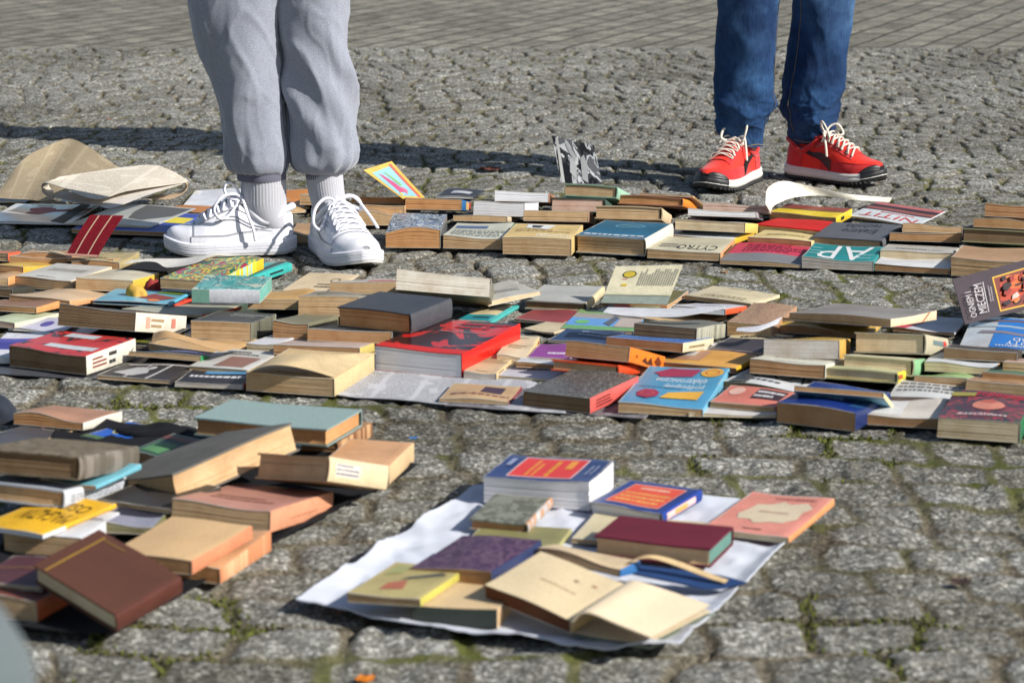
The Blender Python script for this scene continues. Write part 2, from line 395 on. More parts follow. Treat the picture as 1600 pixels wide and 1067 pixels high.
    ii = np.flatnonzero(mk_.ravel()); rg = np.random.RandomState(5); ii = rg.choice(ii, min(len(ii), 9000), replace=False)
    Vm = []; Fm = []
    for q in ii:
        x, y, z = V[q]; x += rg.uniform(-.004, .004); y += rg.uniform(-.004, .004)
        for _ in range(3):
            a = rg.uniform(0, 6.28); r_ = rg.uniform(.0015, .0035); ht = rg.uniform(.002, .0075); lx, ly = rg.uniform(-.004, .004, 2); b0 = len(Vm)
            Vm += [(x-r_*math.cos(a), y-r_*math.sin(a), z), (x+r_*math.cos(a), y+r_*math.sin(a), z), (x+lx, y+ly, z+ht)]; Fm.append((b0, b0+1, b0+2))
    mo_ = mk('moss', Vm, Fm, m_plain((104, 110, 40), .9, .6, 40, key='moss_green'), smooth=False); tag(mo_, kind='stuff')
    # paved walk of flat oblong blocks beyond the setts
    m, nn, l, b = _mat('paving_blocks')
    tc = nn.new('ShaderNodeTexCoord'); mp = nn.new('ShaderNodeMapping'); l.new(tc.outputs['Object'], mp.inputs[0])
    mp.inputs['Rotation'].default_value = (0, 0, math.radians(-68))
    nz = noise(nn, l, 3, 3, 0.6, vec=tc.outputs['Object'])
    va = nn.new('ShaderNodeVectorMath'); va.operation = 'MULTIPLY_ADD'; l.new(nz.outputs['Color'], va.inputs[0]); va.inputs[1].default_value = (0.03, 0.03, 0); l.new(mp.outputs[0], va.inputs[2])
    bt = nn.new('ShaderNodeTexBrick'); l.new(va.outputs[0], bt.inputs['Vector']); bt.inputs['Scale'].default_value = 1.0
    bt.inputs['Brick Width'].default_value = 0.23; bt.inputs['Row Height'].default_value = 0.125; bt.inputs['Mortar Size'].default_value = 0.011
    bt.inputs['Mortar Smooth'].default_value = 0.35; bt.offset = 0.5
    bt.inputs['Color1'].default_value = (0.158, 0.146, 0.112, 1); bt.inputs['Color2'].default_value = (0.250, 0.233, 0.185, 1); bt.inputs['Mortar'].default_value = (0.058, 0.050, 0.034, 1)
    s1 = noise(nn, l, 130, 4, 0.75); s2 = noise(nn, l, 9, 6, 0.8)
    r1 = ramp(nn, l, s1.outputs['Fac'], [(0.35, (0.45,)*3+(1,)), (0.65, (1.5,)*3+(1,))]); r2 = ramp(nn, l, s2.outputs['Fac'], [(0.36, (0.50, 0.49, 0.46, 1)), (0.62, (1.25,)*3+(1,))])
    c = mix(nn, l, 1.0, mix(nn, l, 1.0, bt.outputs['Color'], r1.outputs[0], 'MULTIPLY'), r2.outputs[0], 'MULTIPLY')
    l.new(c, b.inputs['Base Color']); b.inputs['Roughness'].default_value = 0.85
    iv = nn.new('ShaderNodeMath'); iv.operation = 'MULTIPLY_ADD'; l.new(bt.outputs['Fac'], iv.inputs[0]); iv.inputs[1].default_value = -1.0; l.new(s1.outputs['Fac'], iv.inputs[2])
    bump(nn, l, b, iv.outputs[0], 1.0, 0.005)
    xs = np.linspace(-60, 60, 7); V = []; F = []
    yy = [9.745, 25, 120, 400]
    V = [(x*(1 if k < 3 else 6), y, 0.0 if k else -0.006) for k, y in enumerate(yy) for x in xs]
    tag(mk('pavement', V, grid_faces(7, 4), m, smooth=False), kind='structure')
build_ground()
# ------------------------------------------------------------------ books
PLACED = []        # footprints for stacking: (polygon 4x2, ztop, label)
GROUP = 'second-hand books spread over the cobblestones'
FONT_CACHE = {}
def text_mesh(body, size=1.0, sx=1.0):
    key = (body,)
    if key not in FONT_CACHE:
        cu = bpy.data.curves.new('txt', 'FONT'); cu.body = body; cu.align_x = 'CENTER'; cu.align_y = 'CENTER'
        cu.resolution_u = 2; cu.space_line = 0.9
        ob = bpy.data.objects.new('txt', cu); C.objects.link(ob)
        dg = bpy.context.evaluated_depsgraph_get(); dg.update()
        me = bpy.data.meshes.new_from_object(ob.evaluated_get(dg))
        bm_ = bmesh.new(); bm_.from_mesh(me); bmesh.ops.triangulate(bm_, faces=bm_.faces[:]); bm_.to_mesh(me); bm_.free()
        v = np.array([p.co[:] for p in me.vertices]); f = [tuple(p.vertices) for p in me.polygons]
        bpy.data.objects.remove(ob); bpy.data.curves.remove(cu); bpy.data.meshes.remove(me)
        FONT_CACHE[key] = (v, f)
    v, f = FONT_CACHE[key]
    w_ = max(v[:, 0].max()-v[:, 0].min(), 1e-3)
    return v, f, w_, v[:, 1].max()-v[:, 1].min(), (v[:, 0].max()+v[:, 0].min())/2, (v[:, 1].max()+v[:, 1].min())/2

def clip_cells(V, F, n=9):
    """cut flat polygons along a grid so that they can follow a bent cover"""
    nv = []; nf = []
    def cut(P, ax, val, keep_hi):
        out = []
        for i in range(len(P)):
            a, b = P[i], P[(i+1) % len(P)]; ia = (a[ax] >= val) == keep_hi or a[ax] == val; ib = (b[ax] >= val) == keep_hi or b[ax] == val
            if ia: out.append(a)
            if ia != ib and a[ax] != b[ax]:
                t = (val-a[ax])/(b[ax]-a[ax]); out.append((a[0]+(b[0]-a[0])*t, a[1]+(b[1]-a[1])*t))
        return out
    for f in F:
        P = [tuple(V[i]) for i in f]; x0, x1 = min(p[0] for p in P), max(p[0] for p in P); y0, y1 = min(p[1] for p in P), max(p[1] for p in P)
        for i in range(int(math.floor(x0*n)), int(math.floor(x1*n-1e-9))+1):
            Q = cut(cut(P, 0, i/n, True), 0, (i+1)/n, False)
            if len(Q) < 3: continue
            for k in range(int(math.floor(y0*n)), int(math.floor(y1*n-1e-9))+1):
                R_ = cut(cut(Q, 1, k/n, True), 1, (k+1)/n, False)
                if len(R_) >= 3: nf.append(tuple(range(len(nv), len(nv)+len(R_)))); nv += R_
    return nv, nf
def pieces(spec, rnd):
    r = pieces0(spec, rnd)
    if spec[0] in ('poly', 'disc', 'ring', 'text'):
        v, f = clip_cells(r[2], r[3]); return (r[0], r[1], v, f)
    return r
def pieces0(spec, rnd):
    """overlay spec -> list of (name, colour, verts2d(0..1 space), faces)"""
    k = spec[0]
    if k == 'rect':
        _, u0, v0, u1, v1, c = spec[:6]; n = 7
        V = [(u0+(u1-u0)*i/(n-1), v0+(v1-v0)*j/(n-1)) for j in range(n) for i in range(n)]
        return ('cover_panel', c, V, grid_faces(n, n))
    if k == 'poly':
        _, P, c = spec[:3]; return ('cover_picture', c, P, [tuple(range(len(P)))])
    if k == 'disc':
        _, u, v, ru, rv, c = spec[:6]; n = 22
        V = [(u+ru*math.cos(2*math.pi*i/n), v+rv*math.sin(2*math.pi*i/n)) for i in range(n)]
        return ('cover_picture', c, V, [tuple(range(n))])
    if k == 'ring':
        _, u, v, ru, rv, c = spec[:6]; n = 22; V = []
        for s in (1, 0.82): V += [(u+ru*s*math.cos(2*math.pi*i/n), v+rv*s*math.sin(2*math.pi*i/n)) for i in range(n)]
        return ('cover_picture', c, V, [(i, (i+1) % n, n+(i+1) % n, n+i) for i in range(n)])
    if k == 'text':           # ('text', body, u, v, width, height, rot, colour)
        _, body, u, v, wd, ht, rot, c = spec[:8]
        tv, tf, tw, th, cx, cy = text_mesh(body); a = math.radians(rot); V = []
        for p in tv:
            x = (p[0]-cx)/tw; y = (p[1]-cy)/th
            if rot % 180 == 90: x, y = x*wd, y*ht; X, Y = (-y, x) if rot == 90 else (y, -x)
            else: x, y = x*wd, y*ht; X, Y = (x, y) if rot == 0 else (-x, -y)
            V.append((u+X, v+Y))
        return ('title_lettering', c, V, tf)
    if k == 'lines':          # unreadable small print: ('lines', u0, v0, u1, v1, n, colour)
        _, u0, v0, u1, v1, n, c = spec[:7]; V = []; F = []
        for i in range(n):
            y = v0+(v1-v0)*(i+.5)/n; h = (v1-v0)/n*0.24; x = u0
            end = u1-(u1-u0)*0.35*rnd.random()*(rnd.random() < .5)
            while x < end:
                wv = (u1-u0)*(0.03+0.09*rnd.random()); b = len(V); x1 = min(x+wv, end)
                V += [(x, y-h), (x1, y-h), (x1, y+h), (x, y+h)]; F.append((b, b+1, b+2, b+3)); x = x1+(u1-u0)*0.022
        return ('small_print', c, V, F)
    if k == 'vlines':
        nm, c, V, F = pieces0(('lines', spec[2], spec[1], spec[4], spec[3])+tuple(spec[5:]), rnd)
        return (nm, c, [(y, x) for x, y in V], [f[::-1] for f in F])

def place(p1, p2, h, q=None, D=0.2, zt=0.0, zr=0.0, sb=0.0, zb=0.005, ad=None):
    top = zb+0.02
    for _ in range(6):
        P1 = onz(*p1, top); P2 = onz(*p2, top+zr); s = (scale_at(P1)+scale_at(P2))/2
        T = h/(s*cp*0.99); top = zb+T
    e = P2-P1; a = math.atan2(e[1], e[0]); DD = D; tilt = sb
    if ad is not None:          # heading known: solve the slopes from the corners
        a = math.radians(ad)
        def hit(P, vx, vy, px):
            d = ray(*px); Dq, t = np.linalg.solve(np.array([[vx, -d[0]], [vy, -d[1]]]), -P[:2]); return Dq, CAM_H+t*d[2]
        U, z2 = hit(P1, math.cos(a), math.sin(a), p2); zr = z2-top; P2 = P1+np.array([math.cos(a)*U, math.sin(a)*U, zr]); mid = (P1+P2)/2
        if q is not None: DD, z3 = hit(P2, -math.sin(a), math.cos(a), q); tilt = z3-P2[2] if sb == 0.0 else sb
        if D != .2: tilt *= abs(D)/DD; DD = abs(D)
        return mid, a, U, DD, T, zr, tilt
    if q is not None:
        Pq = onz(*q, top+zr+sb); sv = Pq-P2; a2 = math.atan2(sv[1], sv[0])-math.pi/2
        DD = math.hypot(sv[0], sv[1]); wq = min(0.85, 0.85*DD/0.10); a3 = wq*a2+(1-wq)*a
        if sb == 0.0 and (math.degrees(a2) < -38 or sv[1] < 0.03):
            # the far end lies lower than the near one: keep a plausible heading and let the book slope
            a3 = max(math.radians(-34), min(math.radians(-20), a)); vx, vy = -math.sin(a3), math.cos(a3)
            d = ray(*q); A = np.array([[vx, -d[0]], [vy, -d[1]]]); Dq, t = np.linalg.solve(A, -P2[:2])
            zq = CAM_H+t*d[2]; sbq = zq-(top+zr)
            if 0.03 < Dq < 0.3:
                DD = Dq; tilt = max(-0.055, min(0.03, sbq))
        a = a3
        if D < 0: 
            if -D > DD: tilt *= 1
            DD = max(DD, min(-D, .11))
        elif D > 0 and D != 0.2: DD = D
    a = max(math.radians(-48), a)
    U = max(abs(e[0]), .012)/max(0.5, math.cos(a)); mid = (P1+P2)/2
    return mid, a, U, min(DD, .27), T, zr, tilt

def frame_of(mid, a, U, D, T, zr, sb):
    e = Vector((math.cos(a)*U, math.sin(a)*U, zr)).normalized()
    v0 = Vector((-math.sin(a)*D, math.cos(a)*D, sb)).normalized()
    w_ = e.cross(v0).normalized(); v0 = w_.cross(e)
    ctr = Vector(mid) + v0*D/2 - w_*T
    M = Matrix.Identity(4)
    for i, ax in enumerate((e, v0, w_)):
        for r in range(3): M[r][i] = ax[r]
    for r in range(3): M[r][3] = ctr[r]
    return M

def footprint(M, U, D):
    return np.array([(M @ Vector((sx*U/2, sy*D/2, 0)))[:2] for sx, sy in ((-1, -1), (1, -1), (1, 1), (-1, 1))])
def inside(P, poly):
    c = np.ones(len(P), bool)
    for i in range(4):
        a = poly[i]; b = poly[(i+1) % 4]; c &= ((b[0]-a[0])*(P[:, 1]-a[1])-(b[1]-a[1])*(P[:, 0]-a[0])) > 0
    return c

LOG = []
# books of the upper layers lie like shingles: the near edge on the books in front, the far edge lower
SHINGLE = {'small yellowed paperback behind': .02, 'brown paged book with a blue spine': .030, 'thin paperback with a cream spine': .028, 'white paged book with a pale lilac': .030, 'white paged book with a rusty': .036,
 'tan thick paperback with a soft': .036, 'pinkish paged book with a dark': .040, 'tan hardcover with cream spine': .042, 'pale green spined': .050, 'pale spined thick book': .030, 'thin lilac paged': .034, 'pinkish white book block': .036,
 'cream covered brown paperback': .014, 'slim pale paged': .016, 'dark brown curling': .026, 'brown curling paperback': .034, 'grey-green edged thick': .034, 'brown paperback second from': .040, 'brown paperback topmost': .046,
 'tattered paperback': .022, 'reddish paged book under': .034, 'tan paperback in the second': .018, 'brown curved paperback': .016, 'loose fluffy': .026, 'slim brown paperback on': .026, 'brown paged book under the red': .014,
 'brown paged book with a grey lined': .028, 'tan block of pages left': .026, 'tan paperback with a golden': .016, 'tan book with thin rumpled': .026, 'brown paperback with a pale yellow': .024, 'wrinkled brown': .016,
 'brown book with worn grey-green': .018, 'thick brown paged block': .024, 'cream hardcover with yellow painted': .024, 'white topped paperback with a small orange': .020, 'dark brown paperback under': .022, 'tan brown soft': .020,
 'pinkish paged book at the right': .030, 'dark paged flat': .030, 'brown paged book with a blue cover': .026, 'lavender white': .026, 'dark paged book with a marbled': .024, 'tan block with a yellow spine': .014, 'white topped slim': .014,
 'brown book with vivid orange spine': .036, 'black-topped grey-lettered': .018, 'white topped thin book end': .016}
def B(label, x1, y1, x2, y2, h, q=None, D=0.2, s='r', c=(200, 190, 170), sc=None, pg='tan', hard=0, z=None, zr=0., sb=0.,
      lift=(0, 0, 0, 0), wv=0.0, mat=None, smat=None, ov=(), sov=(), rough=0.5, kind=None, cat='book', plift=0.55, inner=None, dz=0.0, frac=0.22,
      nospine=False, group=GROUP, plain_end=None, ad=None, endr=None):
    rnd = random.Random(hash((x1, y1, x2)) & 0xffff)
    zb = 0.006 if z is None else z
    for k_, v_ in SHINGLE.items():
        if label.startswith(k_) and z is None and ad is None:
            z = zb = v_; sb = -(v_-.003)*1.05; D = .16; ad = None; shg = True; break
    else: shg = False
    for _ in range(4):
        g = place((x1, y1), (x2, y2), h, q, D, zr=zr, sb=sb, zb=zb, ad=ad)
        if shg:
            g = list(g); a_ = max(math.radians(-32), min(math.radians(-6), g[1])); g[2] *= math.cos(g[1])/math.cos(a_); g[1] = a_; g[3] = min(max(.14, g[3]), .19); g = tuple(g)
        M = frame_of(*g); mid, a, U, DD, T = g[:5]
        if z is not None: break
        fp = footprint(M, U, DD); gx, gy = np.meshgrid(np.linspace(.08, .92, 9), np.linspace(.08, .92, 9)); gx = gx.ravel()[:, None]; gy = gy.ravel()[:, None]
        P = fp[0]*(1-gx)*(1-gy)+fp[1]*gx*(1-gy)+fp[2]*gx*gy+fp[3]*(1-gx)*gy
        nz = 0.006
        for poly, zt, _l in PLACED:
            if inside(P, poly).mean() > frac: nz = max(nz, zt+0.0012)
        if abs(nz-zb) < 1e-4: break
        zb = nz
    zb += dz
    if dz and z is None:
        g = place((x1, y1), (x2, y2), h, q, D, zr=zr, sb=sb, zb=zb, ad=ad); M = frame_of(*g); mid, a, U, DD, T = g[:5]
    if g[6] < -0.004 and sb == 0.0 and ad is None and zb < -g[6]*0.8:      # sloping books rest their near end on something
        zb = -g[6]*0.8
        for _ in range(3):
            g = place((x1, y1), (x2, y2), h, q, D, zr=zr, sb=sb, zb=zb, ad=ad); zb = max(0.004, -g[6]*0.9)
        M = frame_of(*g); mid, a, U, DD, T = g[:5]
    PLACED.append((footprint(M, U, DD), zb+T+min(0, g[6])*.5, label))
    LOG.append((label, round(U, 3), round(DD, 3), round(T, 4), round(zb, 3), round(math.degrees(a)), round(g[6], 3)))
    D = DD
    name = kind or ('hardcover_book' if hard else 'paperback_book')
    root = empty(name, M); tag(root, label, cat, group)
    ct = 0.0024 if hard else 0.0007
    ct = min(ct, T*0.2); oh = 0.0028 if hard else 0.0004
    ang = {'r': 0, 'b': 90, 'l': 180, 'f': -90}[s]; A, Bl = (U, D) if s in 'rl' else (D, U)
    ca, sa = {0: (1, 0), 90: (0, 1), 180: (-1, 0), -90: (0, -1)}[ang]
    lf = [v for v in lift]; ph = rnd.random()*6
    # no two books lie quite flat: slight sag and spring of the fore edge
    jit = 0.0007+0.0012*rnd.random() if hard else 0.0010+0.0022*rnd.random()
    if not hard and not any(lf):        # corners of paperbacks spring up a little
        am = 0.005*min(1, T/.012); lf = [am*rnd.random()**2 for _ in range(4)]
        lf[{'r': 1, 'l': 0, 'f': 0, 'b': 2}[s]] *= .2
    def warp(P, k=1.0):
        P = np.array(P, float); x, y = P[:, 0], P[:, 1]
        X, Y = (x*ca-y*sa, x*sa+y*ca); P[:, 0], P[:, 1] = X, Y
        uu = np.clip(X/U+.5, 0, 1); vv = np.clip(Y/D+.5, 0, 1); zz = np.clip(P[:, 2]/T, 0, 1.1)**1.3
        L = lf[0]*(1-uu)**2*(1-vv)**1.5 + lf[1]*uu**2*(1-vv)**1.5 + lf[2]*(1-uu)**2*vv**1.5 + lf[3]*uu**2*vv**1.5
        W = (wv+jit)*np.sin(uu*5.2+ph+vv*1.3)*(0.5+0.5*np.cos(vv*3+ph))
        P[:, 2] += zz*(L+W)*k
        return P
    # page block: many thin steps so that the leaves never line up exactly
    nl = int(max(5, min(34, T/0.0011))); npx, npy = 9, 9
    per = []
    ex = A/2-max(ct, 0.001)-(0.004 if hard else 0.0008); x0 = -A/2+oh; y0 = -Bl/2+oh; y1_ = -y0
    for i in range(npx): per.append((x0+(ex-x0)*i/npx, y0, 0, -1))
    for i in range(npy): per.append((ex, y0+(y1_-y0)*i/npy, 0, 0))
    for i in range(npx): per.append((ex+(x0-ex)*i/npx, y1_, 0, 1))
    for i in range(npy): per.append((x0, y1_+(y0-y1_)*i/npy, -1, 0))
    V = []; rag = 0.0003 if hard else 0.00045; sk = (rnd.random()-.5)*0.0016
    bow = (0.004 if hard else 0.0015)*min(1, T/.03)
    for j in range(nl+1):
        zf = j/nl; zz = ct+(T-2*ct)*zf; jo = (rnd.random()-.6)*rag; jx = (rnd.random()-.6)*rag
        if rnd.random() < .05: jo = -.0014; jx -= .001
        for (x, y, dx, dy) in per:
            nx = x + dx*(jx - bow*4*zf*(1-zf)*(-1)) if dx else x
            if dx: nx = x + dx*jx + bow*4*zf*(1-zf)
            V.append((nx+sk*(zf-.5)*2, y+dy*jo, zz))
    n = len(per); F = []
    for j in range(nl):
        for i in range(n):
            a_ = j*n+i; b_ = j*n+(i+1) % n; F.append((a_, b_, b_+n, a_+n))
    for base_, fl in ((0, True), (nl*n, False)):      # ends of the block, curved with it
        r0 = [V[base_+i] for i in range(n)]; cx_ = sum(v[0] for v in r0)/n; cy_ = sum(v[1] for v in r0)/n; prev = base_
        for sc_ in (.72, .40, .12):
            b1 = len(V); V += [(cx_+(v[0]-cx_)*sc_, cy_+(v[1]-cy_)*sc_, v[2]+(.0002 if fl else -.0002)) for v in r0]
            for i in range(n):
                f_ = (prev+i, prev+(i+1) % n, b1+(i+1) % n, b1+i); F.append(f_[::-1] if fl else f_)
            prev = b1
        F.append(tuple(range(prev, prev+n))[::-1] if fl else tuple(range(prev, prev+n)))
    pm = m_pages(pg)
    o = mk('page_block', warp(V, 1.0 if not plift else 1.0), F, pm, root, smooth=False)
    # cover: one bent board round the block
    cm = mat or (m_cloth(c) if hard and not ov else m_cover(c, rough))
    sm = smat or (m_cloth(sc) if (sc and hard) else m_plain(sc, rough) if sc else (m_cloth(c) if hard else m_plain(c, rough)))
    im = m_plain(inner, 0.7) if inner else (sm if hard else m_plain((226, 218, 200), 0.7))
    path = []; nxs = 9; rr = min(T*0.5, 0.0045 if hard else 0.0012); e0 = A/2
    for i in range(nxs): path.append((-A/2+(A-rr)*i/(nxs-1), 0.0, 0))
    if hard:
        path[-2] = (A/2-0.0075-rr, 0.0006, 0)
        for k in range(1, 8):
            th = math.pi*k/8; path.append((e0-rr+rr*1.0*math.sin(th)**0.7, T/2-T/2*math.cos(th), 1))
    else:
        for k in (1, 2): path.append((e0-rr+rr*math.sin(math.pi/4*k), rr-rr*math.cos(math.pi/4*k), 1))
        path.append((e0, T/2, 1))
        for k in (2, 1): path.append((e0-rr+rr*math.sin(math.pi/4*k), T-rr+rr*math.cos(math.pi/4*k), 1))
    tops = [(-A/2+(A-rr)*i/(nxs-1), T, 2) for i in range(nxs)][::-1]
    if hard: tops[1] = (A/2-0.0075-rr, T-0.0008, 2)
    path += tops
    PP = np.array([(p[0], p[1]) for p in path]); tg = np.gradient(PP, axis=0); tg /= np.linalg.norm(tg, axis=1, keepdims=True)+1e-9
    NN = np.stack([-tg[:, 1], tg[:, 0]], 1)          # points inwards
    mb = MB(); m_ = len(path); NY = 9; V = []; UV = []
    for j in range(NY):
        y = -Bl/2+Bl*j/(NY-1)
        for i in range(m_):
            V.append((PP[i, 0], y, PP[i, 1]))
        for i in range(m_):
            V.append((PP[i, 0]+NN[i, 0]*ct, y, PP[i, 1]+NN[i, 1]*ct))
    V = warp(V)
    for p in V: UV.append((p[0]/U+.5, p[1]/D+.5))
    F = []; MI = []; st = 2*m_
    seg = [path[i+1][2] if path[i][2] != 2 else 2 for i in range(m_-1)]
    for j in range(NY-1):
        for i in range(m_-1):
            a_ = j*st+i; F.append((a_, a_+st, a_+st+1, a_+1)); MI.append(1 if path[i][2] == 1 or path[i+1][2] == 1 else 0)
            a_ = j*st+m_+i; F.append((a_, a_+1, a_+st+1, a_+st)); MI.append(2)
        a_ = j*st; F.append((a_, a_+m_, a_+m_+st, a_+st)); MI.append(2 if not hard else 0)
        a_ = j*st+m_-1; F.append((a_, a_+st, a_+m_+st, a_+m_)); MI.append(2 if not hard else 0)
    for j in (0, NY-1):
        for i in range(m_-1):
            a_ = j*st+i; f = (a_, a_+1, a_+m_+1, a_+m_); F.append(f if j == 0 else f[::-1]); MI.append(2 if not hard else 0)
    if plain_end is not None: pass
    cov = mk('cover', V, F, [cm, sm, im], root, UV, MI); auto_smooth(cov, 40)
    if endr:
        xx = U/2-oh+.0007; q_ = MB(); q_.add([(xx, -D/2+.004, ct+.0008), (xx, D/2-.004, ct+.0008), (xx, D/2-.004, T-ct-.0008), (xx, -D/2+.004, T-ct-.0008), (xx-.002, -D/2+.004, ct+.0008), (xx-.002, D/2-.004, ct+.0008), (xx-.002, D/2-.004, T-ct-.0008), (xx-.002, -D/2+.004, T-ct-.0008)], [(0, 1, 2, 3), (7, 6, 5, 4), (0, 4, 5, 1), (3, 2, 6, 7), (1, 5, 6, 2), (0, 3, 7, 4)])
        q_.build('painted_edge', [m_plain(endr, .7)], root, smooth=False)
    if not ov and mat is None and not hard and rnd.random() < .55 and T > .007:
        lum = sum(c)/3; ink = tuple(max(0, v-60) for v in c) if lum > 120 else tuple(min(255, v+70) for v in c)
        v0 = .12+.5*rnd.random(); ov = [('lines', .18, v0, .82, v0+.2, 2, ink), ('lines', .3, .86 if v0 < .4 else .08, .7, .92 if v0 < .4 else .14, 1, ink)]
        if rnd.random() < .4: ov.append(('rect', .0, v0-.06, 1, v0-.045, ink))
    # printed panels and lettering, thin ink-and-paper layers on the cover, in view directions
    lay = {}
    for i, sp_ in enumerate(ov):
        nm, cc, P2, FF = pieces(sp_, rnd); key = (nm, tuple(cc))
        zo = T+0.0005+0.00014*i
        arr = []
        for (u_, v_) in P2: arr.append(((u_-.5)*U, (v_-.5)*D))
        # to canonical, then warp brings it back
        arr = np.array([(x*ca+y*sa, -x*sa+y*ca, zo) for x, y in arr])
        lay.setdefault(key, MB()).add(warp(arr), FF)
    for i, sp_ in enumerate(sov):           # on the spine: a along its length (front->back / left->right), b upwards
        nm, cc, P2, FF = pieces(sp_, rnd); key = (nm, tuple(cc))
        arr = []
        for (u_, v_) in P2:
            y = (u_-.5)*Bl; zf = v_*T; off = 0.0006+0.0001*i
            x = e0+off if not hard else e0-rr+rr*max(0.0, math.sin(math.pi*min(max(v_, .02), .98)))**0.7+off
            arr.append((x, y, zf))
        lay.setdefault(key, MB()).add(warp(arr), FF)
    for (nm, cc), mbb in lay.items():
        mbb.build(nm, [m_plain(cc, 0.5, 0.25, 40, key='printing_ink')], cov, smooth=False)
    return root, U, D, T

def page_flap(root, rails_f, rails_b, mat, th=0.0003, name='loose_page', n=18, back=None, M=None, ov=(), m=6, rim=0):
    """curved leaf between a front rail and a back rail of 3-D points; world coordinates if root is None"""
    Fp = catmull(rails_f, n); Bp = catmull(rails_b, n)
    top = [Fp[i]*(1-j/(m-1))+Bp[i]*(j/(m-1)) for j in range(m) for i in range(n)]
    uv = [(i/(n-1), j/(m-1)) for j in range(m) for i in range(n)]
    o = sheet_solid(name, top, n, m, th, mat, None, uv, back=back, rim=rim)
    if root is not None:
        Mi = root.matrix_world.inverted(); o.data.transform(Mi); o.parent = root
    lay = {}; rnd = random.Random(5)
    T_ = np.array(top).reshape(m, n, 3); du = np.gradient(T_, axis=1); dv = np.gradient(T_, axis=0); N_ = np.cross(du, dv); N_ /= np.linalg.norm(N_, axis=2, keepdims=True)+1e-12
    def at(u, v, off):
        x = min(max(u, 0), .9999)*(n-1); y = min(max(v, 0), .9999)*(m-1); i, j = int(x), int(y); fx, fy = x-i, y-j
        g = lambda A: (A[j, i]*(1-fx)+A[j, i+1]*fx)*(1-fy)+(A[j+1, i]*(1-fx)+A[j+1, i+1]*fx)*fy
        return g(T_)+g(N_)*off
    for k, sp_ in enumerate(ov):
        nm, cc, P2, FF = pieces(sp_, rnd)
        lay.setdefault((nm, tuple(cc)), MB()).add([at(u, v, 0.0004+0.00015*k) for u, v in P2], FF)
    for (nm, cc), mbb in lay.items():
        q = mbb.build(nm, [m_plain(cc, 0.5, 0.25, 40, key='printing_ink')], None, smooth=False)
        if root is not None: q.data.transform(root.matrix_world.inverted()); q.parent = o if False else root
        else: q.parent = o
    return o
def rail(pts):
    """(x, y, z) picture points at height z -> world"""
    return [onz(x, y, z) for x, y, z in pts]

def card(label, BL, BR, TR, TL, z0, lean, mat, name='book_cover', cat='book cover', back=None, bow=0.0, ov=(), th=0.0012, root=None, group=None, rim=0, zr=0):
    """a stiff leaf standing on the line BL-BR (picture points at height z0), leaning back by lean degrees"""
    a = onz(*BL, z0); b = onz(*BR, z0+zr); e = b-a; e /= np.linalg.norm(e); hz = np.array([-e[1], e[0], 0]); hz /= np.linalg.norm(hz)
    up = hz*math.sin(math.radians(lean))+np.array([0, 0, 1.0])*math.cos(math.radians(lean)); N = np.cross(e, up)
    def hit(p):
        d = ray(*p); o = np.array([0, 0, CAM_H]); t = np.dot(a-o, N)/np.dot(d, N); return o+d*t
    tl, tr = hit(TL), hit(TR)
    n = 14; top = []
    for j in range(n):
        v = j/(n-1); l_ = a*(1-v)+tl*v; r_ = b*(1-v)+tr*v
        for i in range(n):
            u = i/(n-1); top.append(l_*(1-u)+r_*u + N*(-1)*0 - hz*bow*math.sin(math.pi*v)*-1 )
    me = page_flap.__globals__['sheet_solid'](name, top, n, n, th, mat, None, None, back=back, rim=rim)
    if root is None: tag(me, label, cat, group)
    T_ = np.array(top).reshape(n, n, 3); lay = {}; rnd = random.Random(9)
    for k, sp_ in enumerate(ov):
        nm, cc, P2, FF = pieces(sp_, rnd); pts = []
        for u, v in P2:
            x = min(max(u, 0), .9999)*(n-1); y = min(max(v, 0), .9999)*(n-1); i, j = int(x), int(y); fx, fy = x-i, y-j
            p = (T_[j, i]*(1-fx)+T_[j, i+1]*fx)*(1-fy)+(T_[j+1, i]*(1-fx)+T_[j+1, i+1]*fx)*fy
            pts.append(p+N*(0.0005+0.00015*k))
        lay.setdefault((nm, tuple(cc)), MB()).add(pts, FF)
    if root is not None:
        me.data.transform(root.matrix_world.inverted()); me.parent = root
    for (nm, cc), mbb in lay.items():
        q = mbb.build(nm, [m_plain(cc, 0.5, 0.25, 40, key='printing_ink')], None, smooth=False)
        if root is not None: q.data.transform(root.matrix_world.inverted())
        q.parent = me
    return me
W_, K_ = (240, 240, 238), (35, 35, 38)
# ================================================================== BACK ROW (left to right, lower books first)
B('orange card folder lying behind the white sneakers', 428, 322, 482, 326, 3, q=(478, 291), c=(222, 140, 50), pg='tan', ov=[('disc', .32, .45, .03, .03, (190, 190, 190))])
B('tan paperback wedged between the two white sneakers near the ground', 455, 367, 490, 367, 12, D=.15, c=(190, 150, 105), pg='tan')
B('small yellowed paperback behind the heel of the left white sneaker', 468, 306, 520, 306, 14, D=.10, c=(200, 160, 110), pg='tan')
B('open-spread tan booklet just left of the right white sneaker laces', 452, 330, 478, 328, 4, D=.10, c=(222, 180, 120), pg='tan')
B('thin tan paperback at the bottom of the pile right of the white sneakers', 560, 334, 625, 334, 18, D=.17, c=(195, 150, 100), pg='tan', wv=.002)
B('tattered paperback with a white slip, middle of the pile beside the sneakers', 570, 321, 632, 323, 11, D=.17, c=(205, 165, 115), pg='tan', lift=(0, .002, 0, 0), ov=[('rect', .78, .0, 1, .12, W_)])
B('reddish paged book under a brown cover with a pink edge beside the white laces', 550, 305, 633, 311, 10, q=(645, 292), c=(120, 105, 95), pg='orange', wv=.002, ov=[('rect', .0, .86, .7, .98, (205, 80, 80)), ('rect', .1, .5, .6, .82, (120, 130, 80))])
